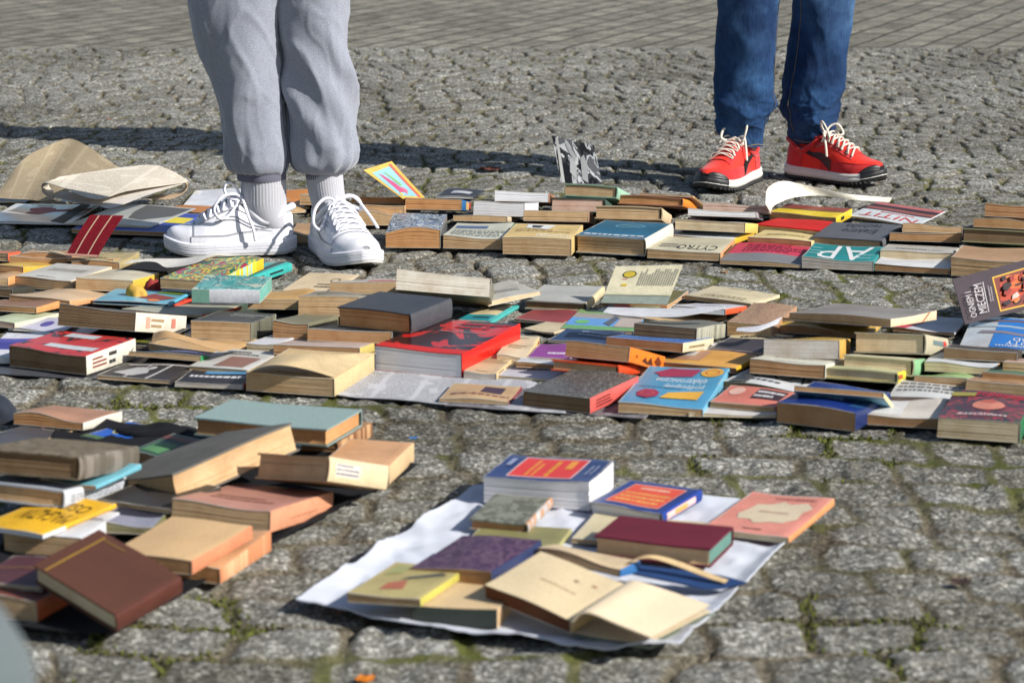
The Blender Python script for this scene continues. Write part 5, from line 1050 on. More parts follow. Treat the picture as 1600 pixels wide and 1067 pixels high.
# blue open book
ob = B('navy covered open book lying spread beneath the maroon one', 840, 856, 970, 886, 15, q=(1000, 880), ad=-38, c=(40, 64, 110), sc=(50, 110, 170), pg='tan', hard=0, z=.034, wv=.002, mat=m_plain((226, 200, 160), .6), inner=(40, 60, 100))
page_flap(ob[0], rail([(968, 890, .034), (1010, 899, .030), (1060, 909, .026), (1106, 918, .022), (1163, 912, .024)]), rail([(985, 880, .036), (1030, 886, .032), (1090, 893, .028), (1130, 899, .026), (1166, 909, .026)]), m_plain((40, 70, 120), .5), name='open_cover', th=.0025)
page_flap(ob[0], rail([(970, 884, .040), (990, 874, .050), (1015, 871, .052), (1050, 881, .044), (1100, 900, .032), (1132, 910, .026)]), rail([(980, 879, .041), (1000, 869, .052), (1025, 867, .053), (1060, 876, .046), (1106, 894, .034), (1138, 905, .028)]), m_plain((214, 184, 136), .6), name='curved_leaf', back=0, th=.0012)
# big open book in front
bo2 = B('large open book with blank yellowed pages and dark brown page edge, front of the cloth', 757, 913, 892, 968, 24, q=(978, 912), c=(236, 214, 172), sc=(206, 180, 130), pg=(120, 76, 50), hard=0, z=.034, ad=-40, mat=m_plain((238, 216, 174), .55, .12, 9), smat=m_plain((214, 186, 130), .6), ov=[('lines', .35, .45, .75, .5, 1, (206, 176, 140)), ('disc', .62, .7, .03, .02, (170, 140, 110)), ('disc', .8, .75, .03, .02, (206, 160, 120))])
page_flap(bo2[0], rail([(893, 970, .046), (905, 957, .056), (925, 957, .057), (965, 974, .046), (1017, 995, .034)]), rail([(974, 912, .048), (986, 906, .056), (1006, 910, .055), (1050, 924, .044), (1108, 944, .034)]), m_plain((238, 218, 184), .55, .12, 9), name='open_page', th=.002, n=24)
page_flap(bo2[0], rail([(893, 990, .014), (940, 999, .013), (1017, 1010, .013)]), rail([(980, 932, .018), (1040, 942, .018), (1117, 957, .016)]), m_plain((130, 140, 126), .5), name='back_cover', th=.0028)
page_flap(bo2[0], rail([(894, 986, .018), (940, 995, .017), (1010, 1004, .017)]), rail([(980, 928, .022), (1040, 938, .022), (1110, 953, .020)]), m_plain((226, 206, 170), .6), name='under_leaf', th=.0015)
# crumpled scrap on the light blue book, leaves and litter
def scrap(label, x, y, z, r, c, seed, name='fallen_leaf', cat='leaf', hz=.35):
    P = onz(x, y, z); n = 11; V = []
    for j in range(n):
        for i in range(n):
            a = i/(n-1)*2-1; b = j/(n-1)*2-1; q = Vector((a*1.7+seed, b*1.7, seed)); rr = math.hypot(a, b)
            k = min(1, 1/(rr+1e-6)) if rr > 1 else 1; k *= 1+.3*mnoise.noise(q)
            V.append((P[0]+a*k*r, P[1]+b*k*r*.8, z+.002+abs(r*hz*(mnoise.noise(q*1.6)+.5*a*b+.3*a*a))))
    o = sheet_solid(name, V, n, n, .0006, m_plain(c, .7, .4, 60)); tag(o, label, cat); return o
heap('yellow crumpled scrap lying on the light blue picture book', 'paper scrap', 'paper_scrap', 213, 467, .021, .016, .026, m_plain((214, 170, 70), .8, .4, 90), 1.0, .014)
heap('dark red crumpled scrap beside the yellow one', 'paper scrap', 'paper_scrap', 238, 456, .017, .014, .022, m_plain((150, 40, 36), .8, .4, 90), 2.0, .014)
scrap('orange fallen leaf at the bottom edge of the picture', 570, 1063, 0, .011, (226, 130, 20), 3.0)
scrap('reddish brown fallen leaf behind the back row of books', 765, 267, 0, .03, (110, 56, 40), 4.0)
scrap('small orange leaf bit on the cobbles at the far left', 170, 187, 0, .006, (190, 90, 40), 5.0)
scrap('tan leaf bit on the cobbles below the back row', 1132, 427, 0, .008, (170, 130, 80), 6.0)
scrap('small blue scrap on the cobbles beside the tan cloth book', 645, 686, 0, .007, (60, 120, 180), 7.0, 'paper_scrap', 'paper scrap')
scrap('dark brown leaf bit on the cobbles at the right', 1500, 912, 0, .012, (60, 36, 30), 8.0)
# ================================================================== PEOPLE
def shoe(parent_body, label_part, heel, toe, L, mirror, style, ws=1.0):
    """a low sneaker as parts of the person; heel/toe = ground points of the sole's ends"""
    hx = np.array(heel[:2]); d = np.array(toe[:2])-hx; d /= np.linalg.norm(d); n = np.array([-d[1], d[0]])
    M = Matrix(((d[0], n[0], 0, hx[0]), (d[1], n[1], 0, hx[1]), (0, 0, 1, 0.002), (0, 0, 0, 1)))
    root = empty('sneaker', M); root['label'] = label_part
    S = [0, .02, .06, .12, .22, .34, .46, .58, .70, .80, .88, .94, .98, 1.0]
    Wd = [.0, .017, .027, .0325, .034, .0335, .037, .043, .0475, .0465, .040, .029, .016, .0]
    if style == 'red': Ht = [.036, .056, .070, .074, .066, .068, .088, .078, .060, .046, .038, .032, .024, .010]
    else: Ht = [.036, .058, .072, .074, .064, .068, .088, .076, .056, .042, .034, .029, .020, .006]
    k = L/1.0
    W = lambda s: ws*float(np.interp(s, S, Wd)); H = lambda s: float(np.interp(s, S, Ht))
    def smooth(f, s): return (f(max(0, s-.02))+2*f(s)+f(min(1, s+.02)))/4
    cen = lambda s: mirror*(.007*math.sin(math.pi*s*1.1)-.004)
    spring = lambda s: .014*max(0, (s-.74)/.26)**2 + (.004*max(0, (.1-s)/.1))
    hs = (lambda s: .028-.006*s) if style == 'red' else (lambda s: .027-.003*s)
    def up(s, th, off=0.0):
        """point on the upper; th 0 = +y side, pi = -y side"""
        w_ = smooth(W, s)+off; h_ = smooth(H, s)+off; c_, s_ = math.cos(th), math.sin(th)
        y = cen(s)+w_*math.copysign(abs(c_)**.75, c_)*(1-.16*s_**2*(1 if s < .8 else .4)); z = hs(s)+spring(s)-.004+h_*abs(s_)**.8
        return (s*L, y, z)
    ns, nth = 54, 28
    if style == 'white': cm = m_plain((238, 238, 244), .4, .06, 20, .84, key='white_leather'); c2 = cm; solem = m_plain((236, 236, 242), .5, .08, 30, .80, key='white_rubber'); lac = m_fabric((240, 240, 248), 1500, .9, .03, fine=.1, key='lace'); outs = m_plain((214, 212, 206), .6, .1, key='outsole')
    else: cm = m_fabric((236, 44, 26), 1600, .6, .05, .2, fine=.12, key='red_nylon'); c2 = m_fabric((206, 36, 38), 900, .85, .08, .4, fine=.15, key='red_suede'); solem = m_plain((236, 232, 224), .5, .1, key='white_foam'); lac = m_fabric((232, 222, 206), 1500, .9, .03, fine=.1, key='lace'); outs = m_plain((30, 30, 32), .45, .2, key='black_rubber')
    # upper
    mb = MB(); ss = [0.012+(0.988-.012)*(1-math.cos(math.pi*i/(ns-1)))/2 for i in range(ns)]
    V = [up(s, math.pi*j/(nth-1)) for s in ss for j in range(nth)]
    V = [(p[0], p[1], p[2]) for p in V]; mb.add(V, grid_faces(nth, ns)+[tuple(range(nth)), tuple(range(nth*(ns-1), nth*ns))[::-1]]); mb.build('upper', cm, root)
    def patch(name, fa, fb, s0, s1, off, mat, n=26, m=6):
        """strip between two angle functions fa(s), fb(s)"""
        P = []
        for i in range(n):
            s = s0+(s1-s0)*i/(n-1)
            for j in range(m): P.append(up(s, fa(s)*(1-j/(m-1))+fb(s)*j/(m-1), off))
        edge = [up(s0+(s1-s0)*i/(n-1), f(s0+(s1-s0)*i/(n-1)), off-.0012) for f in (fa, fb) for i in range(n)]
        q = MB(); q.add(P, grid_faces(m, n)); q.add(edge, []); b = len(P)
        for i in range(n-1):
            q.f.append((i*m, b+i, b+i+1, (i+1)*m)); q.m.append(0)
            q.f.append((i*m+m-1, (i+1)*m+m-1, b+n+i+1, b+n+i)); q.m.append(0)
        return q.build(name, mat, root)
    # sole: outline swept down, groove, tread
    def sole(name, z0f, z1f, flare, mat, prof=((0, 0), (1, .0), )):
        N = 40; out = []
        sl_ = [i/(N-1) for i in range(N)]; sl_ = [(1-math.cos(math.pi*s))/2 for s in sl_]
        ring = [(s, 1) for s in sl_]+[(s, -1) for s in sl_[::-1][1:-1]]
        q = MB(); V = []
        lv = prof
        for t, o_ in lv:
            for s, sg in ring:
                w_ = smooth(W, s)+flare+o_
                x = s*L + (o_+flare)*((s-.5)*2)*.9
                V.append((x, cen(s)+sg*w_*(1 if 0 < s < 1 else 0.0), z0f(s)*(1-t)+z1f(s)*t))
        n = len(ring); F = grid_faces(n, len(lv), True); F.append(tuple(range(n))[::-1]); F.append(tuple(range(n*(len(lv)-1), n*len(lv))))
        q.add(V, F); return q.build(name, mat, root, sharp=40)
    if style == 'white':
        sole('midsole', lambda s: .004+spring(s), lambda s: hs(s)+.003+spring(s), .004, solem, ((0, -.001), (.05, .0005), (.25, .001), (.3, 0), (.34, .001), (.5, .0013), (.55, 0), (.6, .0013), (.8, .0012), (.92, .0008), (1, -.002)))
        sole('outsole', lambda s: .0+spring(s), lambda s: .005+spring(s), .0035, outs)
    else:
        sole('midsole', lambda s: .008+spring(s), lambda s: hs(s)+.004+spring(s), .004, solem, ((0, -.001), (.1, .001), (.3, .0025), (.5, .001), (.6, 0), (.8, .001), (1, -.002)))
        sole('outsole', lambda s: .003+spring(s), lambda s: .0085+spring(s), .0035, outs)
        q = MB()
        for sg in (-1, 1):
            for i in range(30):
                s = .02+.95*i/29; w_ = smooth(W, s)+.004; x = s*L; y = cen(s)+sg*w_
                for dz in (0,):
                    b = .0032; q.add([(x-b, y-b*.9, spring(s)), (x+b, y-b*.9, spring(s)), (x+b, y+b*.9, spring(s)), (x-b, y+b*.9, spring(s)), (x-b, y-b*.9, spring(s)+.006), (x+b, y-b*.9, spring(s)+.006), (x+b, y+b*.9, spring(s)+.006), (x-b, y+b*.9, spring(s)+.006)],
                                     [(0, 3, 2, 1), (4, 5, 6, 7), (0, 1, 5, 4), (1, 2, 6, 5), (2, 3, 7, 6), (3, 0, 4, 7)])
        o_ = q.build('tread', outs, root); o_['kind'] = 'stuff'
    pi = math.pi
    if style == 'white':
        patch('toe_seam', lambda s: .15, lambda s: pi-.15, .775, .785, .0016, m_plain((176, 178, 188), .6), 4, 18)
        for sgn in (0, 1):
            f = (lambda a: a) if sgn == 0 else (lambda a: pi-a)
            patch('eyestay', lambda s, f=f: f(.95+.12*(s-.4)), lambda s, f=f: f(1.28+.05*(s-.4)), .37, .74, .0022, cm)
            patch('foxing', lambda s, f=f: f(.03), lambda s, f=f: f(.30+.12*math.sin(s*9)), .03, .80, .0016, cm)
            patch('side_stripe', lambda s, f=f: f(.50+.9*(s-.3)), lambda s, f=f: f(.53+.9*(s-.3)), .14, .60, .0019, m_plain((150, 152, 160), .5))
            patch('side_stripe', lambda s, f=f: f(.40+.9*(s-.3)), lambda s, f=f: f(.425+.9*(s-.3)), .18, .62, .0019, m_plain((150, 152, 160), .5))
            patch('panel_seam', lambda s, f=f: f(.30+.12*math.sin(s*9)), lambda s, f=f: f(.325+.12*math.sin(s*9)), .03, .80, .0022, m_plain((176, 178, 188), .6))
            patch('panel_seam', lambda s, f=f: f(.93+.12*(s-.4)), lambda s, f=f: f(.95+.12*(s-.4)), .37, .74, .0027, m_plain((176, 178, 188), .6))
            patch('heel_counter', lambda s, f=f: f(.05), lambda s, f=f: f(1.1), .012, .17, .0022, cm)
            pt = up(.33, f(.85), .003)
    else:
        for sgn in (0, 1):
            f = (lambda a: a) if sgn == 0 else (lambda a: pi-a)
            patch('suede_panel', lambda s, f=f: f(.03), lambda s, f=f: f(.34+.50*max(0, s-.6)/.3), .45, .97, .0012, c2)
            patch('eyestay', lambda s, f=f: f(.85), lambda s, f=f: f(1.22), .36, .76, .0016, c2)
            patch('heel_counter', lambda s, f=f: f(.03), lambda s, f=f: f(1.3-.9*max(0, s)/.24), .012, .24, .0014, c2)
            t_ = lambda s: max(0.0, (s-.04)/.53); c_ = lambda s: 1.20-.98*t_(s)**.75; w_ = lambda s: .032+.125*t_(s)**1.3
            patch('side_band', lambda s, f=f: f(c_(s)-w_(s)), lambda s, f=f: f(c_(s)+w_(s)), .045, .57, .0030, outs, 30, 7)
        # black rubber guard wrapped round the toe, over the midsole and up on to the suede
        q = MB(); P = []; sr = [.865+.135*(1-(1-i/13)**1.6) for i in range(14)]; ring = [(s, 1) for s in sr]+[(s, -1) for s in sr[::-1][1:]]; nr = len(ring)
        lv = [(0, .0042), (.35, .0062), (.8, .0058), (1, .0040)]
        for t, o_ in lv:
            for s, sg in ring:
                w_ = smooth(W, s)+o_; top_ = hs(s)+.006+spring(s); P.append((s*L+o_*((s-.5)*2)*.9, cen(s)+sg*w_*(1 if s < 1 else 0), .003+spring(s)+(top_-.003-spring(s))*t))
        for k_ in range(5):
            for s, sg in ring:
                lim = (.22+.85*((s-.865)/.135)**.7)*(k_+1)/5; th = lim if sg > 0 else pi-lim
                P.append(up(min(s, .99), min(max(th, .02), pi-.02), .0032 if k_ < 4 else .0005))
        q.add(P, grid_faces(nr, len(lv)+5)); q.build('toe_guard', outs, root)
    # tongue, collar, laces
    q = MB(); P = []
    for i in range(14):
        s = .335+.42*i/13; lift_ = .006+.018*max(0, (.45-s)/.12) if s < .45 else .005
        for j in range(9):
            th = pi/2+(j/8-.5)*.85; p = up(s, th, .001); P.append((p[0]-(.016 if i == 0 else 0), p[1], p[2]+lift_-.003))
    q.add(P, grid_faces(9, 14)); q.build('tongue', cm, root)
    q = MB(); pts = []
    for i in range(25):
        a = 2*pi*i/24; s = .20+.165*math.cos(a); th = pi/2
        th = pi/2-(pi/2-.66)*math.sin(a); p = up(max(.02, s), th, .001); lift_ = .012*max(0, math.cos(a)-.2)+.006*max(0, -math.cos(a))
        pts.append((p[0]-(.006 if math.cos(a) < -.8 else 0), p[1], p[2]+lift_))
    tube(q, pts, .0075, 60, 8); q.build('collar', cm if style == 'white' else c2, root)
    q = MB()
    for i in range(6):
        s = .44+.052*i; a1, a2 = .98, pi-.98
        for sk in ((-.012, .012), ):
            P = [up(s+sk[0]*(1 if i % 2 else -1), a1, .004), up(s, pi/2-.3, .0085), up(s, pi/2+.3, .0085), up(s+sk[1]*(1 if i % 2 else -1), a2, .004)]
            tube(q, P, .0030, 14, 7, flat=.6)
        P = [up(s, a1, .004), up(s+.02, pi/2, .010), up(s+.05, a2, .004)]; tube(q, P, .0026, 14, 6, flat=.6)
    q.build('lacing', lac, root)
    kx, ky, kz = up(.405, pi/2, .014)
    q = MB(); tube(q, [(kx-.004, ky-.006, kz), (kx+.003, ky, kz+.004), (kx-.002, ky+.007, kz)], .0052, 10, 8); q.build('lace_knot', lac, root)
    def bow(pts, r=.0034): 
        q = MB(); tube(q, [(kx+a*1.0, ky+b, kz+c) for a, b, c in pts], r, 40, 8, flat=.75); q.build('lace_bow', lac, root)
    if style == 'white' and mirror > 0:      # left in picture: loops stand up in front of the ankle, ends hang at the side
        bow([(0, 0, 0), (.012, .01, .024), (.028, .02, .036), (.036, .022, .020), (.022, .014, .002), (0, 0, 0)], .0036)
        bow([(0, 0, 0), (.016, .022, .012), (.042, .036, .008), (.058, .042, -.016), (.046, .044, -.036), (.026, .036, -.028), (.006, .01, -.004)], .0040)
        bow([(0, 0, 0), (-.004, .030, -.006), (-.012, .046, -.030), (-.022, .052, -.058), (-.026, .052, -.082)], .0034)
        bow([(0, 0, 0), (.02, -.02, .002), (.05, -.035, -.02), (.07, -.042, -.04)], .0032)
    elif style == 'white':
        bow([(0, 0, 0), (.006, -.026, .006), (.016, -.050, -.012), (.034, -.060, -.040), (.048, -.050, -.052), (.038, -.034, -.034), (.018, -.014, -.006), (0, 0, 0)], .0042)
        bow([(0, 0, 0), (.004, .024, .010), (.014, .042, .004), (.024, .048, -.016), (.018, .034, -.014), (.004, .01, 0)], .0040)
        bow([(0, 0, 0), (.01, .034, .006), (.04, .056, -.024), (.075, .066, -.050)], .0038)
        bow([(0, 0, 0), (.02, -.012, -.004), (.05, -.016, -.02), (.08, -.014, -.034)], .0036)
    else:
        bow([(0, 0, 0), (-.002, .016*mirror, .022), (.010, .030*mirror, .034), (.026, .034*mirror, .018), (.030, .026*mirror, -.006), (.012, .008*mirror, 0)], .0032)
        bow([(0, 0, 0), (.004, -.016*mirror, .018), (.020, -.026*mirror, .022), (.036, -.026*mirror, .002), (.026, -.014*mirror, -.004), (0, 0, 0)], .0032)
        bow([(0, 0, 0), (.014, -.024*mirror, .004), (.034, -.038*mirror, -.022), (.052, -.044*mirror, -.046)], .0030)
        bow([(0, 0, 0), (.012, .024*mirror, .004), (.026, .036*mirror, -.022), (.034, .042*mirror, -.050)], .0030)
    root.parent = parent_body; root.matrix_parent_inverse = parent_body.matrix_world.inverted()
    return root

def wrinkle(a, z, fz, seed, k=1.0):
    n1 = mnoise.noise(Vector((math.cos(a)*1.1+seed, math.sin(a)*1.1, z*fz+a*.35))); n2 = mnoise.noise(Vector((math.cos(a)*2.1+seed, math.sin(a)*2.1, z*fz*1.9-a*.5)))
    return k*((1-5.5*abs(n1))*.6 if abs(n1) < .18 else 0)*.055 + k*((1-6*abs(n2))*.5 if abs(n2) < .16 else 0)*.035
def leg_loft(mb, prof, seg=120, n=170, folds=None):
    """prof: [(cx, cy, z, rx, ry)] bottom to top"""
    P = catmull([p for p in prof], n); V = []; UV = []
    for i, p in enumerate(P):
        for k in range(seg):
            a = 2*math.pi*k/seg; r = 1+(folds(a, p[2]) if folds else 0)
            V.append((p[0]+p[3]*r*math.cos(a), p[1]+p[4]*r*math.sin(a), p[2])); UV.append((k/seg, i/n))
    mb.add(V, grid_faces(seg, n, True), UV)

def skin_body(name, J, E, mat, sub=2):
    me = bpy.data.meshes.new(name); me.from_pydata([j[:3] for j in J], E, []); me.materials.append(mat)
    o = bpy.data.objects.new(name, me); C.objects.link(o)
    md = o.modifiers.new('s', 'SKIN'); md.use_smooth_shade = True
    for i, j in enumerate(J):
        v = me.skin_vertices[0].data[i]; v.radius = (j[3], j[4] if len(j) > 4 else j[3]); v.use_root = (i == 0)
    s = o.modifiers.new('d', 'SUBSURF'); s.levels = sub; s.render_levels = sub
    return o

def person(label, FL, FR, AL, AR, hip, cloth, jacket, hairc, face=-1, jadd=.024):
    """FL/FR ankle points, AL/AR knee points, hip centre"""
    hx, hy, hz = hip; k = hz/.92
    J = [(hx, hy, hz, .12*k, .10*k), (hx, hy, hz+.18*k, .11*k, .085*k), (hx, hy, hz+.38*k, .135*k, .095*k), (hx, hy, hz+.50*k, .10*k, .08*k), (hx, hy-.01, hz+.57*k, .05*k, .05*k), (hx, hy-.015, hz+.66*k, .072*k, .085*k), (hx, hy-.02, hz+.76*k, .070*k, .085*k),
         (hx-.10*k, hy, hz-.08, .085*k, .09*k), (AL[0], AL[1], AL[2], .052, .055), (FL[0], FL[1], FL[2], .026, .026), (FL[0], FL[1], .07, .024, .026),
         (hx+.10*k, hy, hz-.08, .085*k, .09*k), (AR[0], AR[1], AR[2], .052, .055), (FR[0], FR[1], FR[2], .026, .026), (FR[0], FR[1], .07, .024, .026),
         (hx-.19*k, hy, hz+.49*k, .055*k), (hx-.24*k, hy+.02, hz+.20*k, .042*k), (hx-.17*k, hy-.12*k, hz+.04*k, .033*k),
         (hx+.19*k, hy, hz+.49*k, .055*k), (hx+.24*k, hy+.02, hz+.20*k, .042*k), (hx+.17*k, hy-.12*k, hz+.04*k, .033*k)]
    E = [(0, 1), (1, 2), (2, 3), (3, 4), (4, 5), (5, 6), (0, 7), (7, 8), (8, 9), (9, 10), (0, 11), (11, 12), (12, 13), (13, 14), (3, 15), (15, 16), (16, 17), (3, 18), (18, 19), (19, 20)]
    skin = m_plain((206, 160, 136), .5, .1, key='skin')
    b = skin_body('person', J, E, skin); tag(b, label, 'person')
    up_ = [0, 1, 2, 3, 15, 16, 17, 18, 19, 20]; ix = {v: i for i, v in enumerate(up_)}
    J2 = [tuple(J[v][:3])+tuple(r+jadd for r in J[v][3:]) for v in up_]; E2 = [(ix[a], ix[c]) for a, c in E if a in ix and c in ix]
    jk = skin_body('jacket', J2, E2, jacket); jk.parent = b
    # face and hair
    hd = J[5]; q = MB()
    def ell(c, r, n=10, m=14):
        V = [(c[0]+r[0]*math.sin(math.pi*i/(n-1))*math.cos(2*math.pi*j/m), c[1]+r[1]*math.sin(math.pi*i/(n-1))*math.sin(2*math.pi*j/m), c[2]+r[2]*math.cos(math.pi*i/(n-1))) for i in range(n) for j in range(m)]
        return V, grid_faces(m, n, True)
    ff = -1
    v, f = ell((hd[0], hd[1]-.092*k, hd[2]+.02*k), (.012, .02, .022)); q.add(v, f); q.build('nose', skin, b)
    for sx in (-1, 1):
        q = MB(); v, f = ell((hd[0]+sx*.03*k, hd[1]-.080*k, hd[2]+.045*k), (.011, .009, .008)); q.add(v, f); q.build('eye', m_plain((60, 50, 44), .2), b)
        q = MB(); v, f = ell((hd[0]+sx*.078*k, hd[1]+.01, hd[2]+.03*k), (.010, .02, .030)); q.add(v, f); q.build('ear', skin, b)
    q = MB(); v, f = ell((hd[0], hd[1]-.085*k, hd[2]-.028*k), (.024, .008, .007)); q.add(v, f); q.build('mouth', m_plain((160, 80, 76), .4), b)
    q = MB(); v, f = ell((hd[0], hd[1]+.018*k, hd[2]+.075*k), (.094*k, .102*k, .090*k), 16, 24); q.add(v, f); q.build('hair', m_fabric(hairc, 300, key='hair'), b)
    return b

def prof_from(rows, Y, ry=.95, dy=0.0):
    """silhouette rows (y, xl, xr) in the picture at distance Y -> loft profile, bottom to top"""
    out = []
    for y, xl, xr in rows:
        a = ony(xl, y, Y); b = ony(xr, y, Y); out.append(((a[0]+b[0])/2, Y+dy, a[2], (b[0]-a[0])/2, (b[0]-a[0])/2*ry))
    return out

# ---- person in grey sweatpants and white sneakers
heelL, toeL = onz(461, 394, 0), onz(259, 398, 0)
heelR, toeR = onz(503, 385, 0), onz(577, 427, 0)
YL, YR = heelL[1], heelR[1]-.055
gm = m_fabric((150, 155, 168), 520, .95, .10, .4, fine=.42, key='grey_marl_fleece')
sockm = m_fabric((190, 190, 196), 900, .95, .06, .3, fine=.15, key='ribbed_sock')
pL = [(270, 372, 445), (264, 358, 448), (252, 350, 450), (225, 348, 450), (180, 344, 447), (130, 334, 444), (90, 321, 441), (45, 306, 438), (0, 297, 438), (-60, 288, 440)]
pR = [(270, 474, 534), (265, 462, 545), (252, 452, 556), (230, 449, 559), (190, 446, 557), (140, 440, 552), (95, 436, 548), (50, 430, 545), (0, 424, 546), (-60, 418, 550)]
hz_ = .90; hipx = (onz(440, 380, 0)[0]); 
LpL = prof_from(pL, YL); LpR = prof_from(pR, YR)
LpL.append((hipx-.10, YL, .84, .125, .125)); LpR.append((hipx+.07, YR, .84, .125, .125))
LpL.append((hipx-.08, YL, .94, .13, .13)); LpR.append((hipx+.06, YR, .94, .13, .13))
def foldL(a, z):
    f = .034*math.sin(2*a+z*14)+.018*math.sin(5*a-z*22)+.030*math.exp(-(math.sin((a+2.2+(z-.3)*7)/2)**2)*16)*3+.07*math.exp(-(math.sin((a+1.2-(z-.42)*6)/2)**2)*22); lo = max(0, 1-(z-.18)/.10) if z > .16 else 1
    f += wrinkle(a, z, 7, 3.0)
    return f*min(1, (z-.14)*12 if z > .14 else 0) + .035*lo*math.sin(13*a+3*math.sin(3*a))
def foldR(a, z):
    # deep diagonal folds from the knee to the outer calf
    d = 0
    for ph, am, k_ in ((0.2, .26, 9.5), (1.5, .18, 8.0), (2.7, .20, 10.5), (4.2, .12, 12.0)):
        t = (a+math.pi/2)+ (z-.30)*k_ + ph-2.2; d += am*(math.exp(-((math.sin(t/2))**2)*20)-.17)
    m = math.exp(-((z-.34)/.13)**2); lo = max(0, min(1, 1-(z-.20)/.08))
    return d*m + wrinkle(a, z, 6, 8.0, 1.2) + .035*lo*math.sin(13*a+3*math.sin(2*a)) + .012*math.sin(3*a+z*9)
body = person('person in grey fleece sweatpants with white sneakers standing among the books at left', (LpL[0][0], YL, .14), (LpR[0][0], YR, .14), (LpL[7][0], YL, .46), (LpR[7][0], YR, .46), (hipx-.01, (YL+YR)/2, .93), gm, m_fabric((90, 96, 112), 500, key='sweatshirt'), (70, 50, 36))
mb = MB(); leg_loft(mb, LpL, folds=foldL); leg_loft(mb, LpR, folds=foldR); tr = mb.build('trousers', gm, body)
def leg_seam(P, ang, z0, z1, fold, mat, parent, r=.0012):
    q = MB(); pts = []
    for p in catmull(P, 200):
        if z0 < p[2] < z1:
            k_ = 1+fold(ang, p[2]); pts.append((p[0]+(p[3]*k_+.0002)*math.cos(ang), p[1]+(p[4]*k_+.0002)*math.sin(ang), p[2]))
    tube(q, pts, r, 120, 6); q.build('seam', mat, parent)
leg_seam(LpR, math.pi*1.16, .17, .85, foldR, m_plain((96, 100, 116), .9), tr); leg_seam(LpL, -.30, .17, .85, foldL, m_plain((96, 100, 116), .9), tr)
for nm, (y0, y1, xl, xr, Y) in {'cuffL': (262, 281, 372, 446, YL), 'cuffR': (264, 280, 479, 534, YR)}.items():
    a = ony(xl, y1, Y); b = ony(xr, y1, Y); t = ony(xl, y0, Y); mb = MB(); n = 90; V = []
    for i, z in enumerate((a[2], a[2]+.003, (a[2]+t[2])/2, t[2])):
        for k_ in range(n):
            an = 2*math.pi*k_/n; r = (b[0]-a[0])/2*(1+(.035 if k_ % 2 else 0))*(1.0 if i else .97); V.append(((a[0]+b[0])/2+r*math.cos(an), Y+r*.95*math.sin(an), z))
    mb.add(V, grid_faces(n, 4, True)); mb.build('cuff', m_fabric((112, 112, 128), 900, key='ribbed_cuff'), tr)
for (rows, Y) in (([(352, 398, 458), (338, 386, 452), (320, 378, 448), (300, 377, 447), (276, 377, 446), (262, 378, 445)], YL), ([(325, 488, 540), (312, 485, 540), (300, 482, 538), (280, 479, 536), (262, 480, 535)], YR)):
    pr = prof_from(rows, Y); mb = MB(); leg_loft(mb, pr, 132, 40, folds=lambda a, z: .012*(1 if int(a/(2*math.pi)*132+.5) % 3 else -1)*(1 if z > .105 else .2)); mb.build('sock', sockm, body)
shoe(body, 'white leather sneaker turned sideways', heelL, toeL, .268, 1, 'white')
shoe(body, 'white leather sneaker pointing to the camera', heelR, toeR, .300, -1, 'white', 1.12)

# ---- person in jeans and red sneakers
h2, t2 = onz(1177, 279, 0), onz(1103, 304, 0); h3, t3 = onz(1230, 275, 0), onz(1380, 292, 0)
Yb = (h2[1]*.72+t2[1]*.28); YbR = h3[1]-.02
jm, n_, l_, b_ = _mat('denim')
tc = n_.new('ShaderNodeTexCoord'); mp_ = n_.new('ShaderNodeMapping'); l_.new(tc.outputs['Object'], mp_.inputs[0]); mp_.inputs['Scale'].default_value = (260, 260, 40)
w1 = noise(n_, l_, 1.0, 3, .7, vec=mp_.outputs[0]); w2 = noise(n_, l_, 6, 4, .6); w3 = noise(n_, l_, 700, 2, .6)
r1 = ramp(n_, l_, w1.outputs['Fac'], [(0.3, (.6, .62, .68, 1)), (0.7, (1.3, 1.28, 1.2, 1))]); base = ramp(n_, l_, w2.outputs['Fac'], [(0.3, (.006, .017, .056, 1)), (0.55, (.014, .046, .125, 1)), (0.8, (.048, .125, .27, 1))])
sx_ = n_.new('ShaderNodeSeparateXYZ'); l_.new(tc.outputs['Object'], sx_.inputs[0])
kn = ramp(n_, l_, sx_.outputs[2], [(0.30, (0, 0, 0, 1)), (0.56, (.55, .55, .55, 1))])
cc_ = mix(n_, l_, 1.0, base.outputs[0], r1.outputs[0], 'MULTIPLY'); kf = mix(n_, l_, 1.0, kn.outputs[0], ramp(n_, l_, w2.outputs['Fac'], [(.42, (0, 0, 0, 1)), (.62, (1, 1, 1, 1))]).outputs[0], 'MULTIPLY')
l_.new(mix(n_, l_, kf, cc_, (.13, .24, .38, 1)), b_.inputs['Base Color']); b_.inputs['Roughness'].default_value = .9; b_.inputs['Specular IOR Level'].default_value = .2; bump(n_, l_, b_, w1.outputs['Fac'], .5, .001)
jL = [(228, 1144, 1192), (220, 1134, 1190), (206, 1126, 1191), (188, 1122, 1199), (160, 1118, 1206), (110, 1118, 1209), (55, 1118, 1213), (0, 1121, 1218), (-60, 1120, 1222)]
jR = [(222, 1238, 1290), (212, 1232, 1299), (200, 1231, 1305), (182, 1223, 1306), (150, 1221, 1312), (100, 1228, 1319), (50, 1235, 1327), (0, 1240, 1333), (-60, 1240, 1336)]
PL = prof_from(jL, Yb); PR = prof_from(jR, YbR)
PL[0] = (PL[0][0], Yb, PL[0][2], PL[0][3], PL[0][4]); hx2 = onz(1215, 280, 0)[0]
PL.append((hx2-.08, Yb, .86, .11, .12)); PR.append((hx2+.09, YbR, .86, .11, .12)); PL.append((hx2-.06, Yb, .97, .12, .12)); PR.append((hx2+.07, YbR, .97, .12, .12))
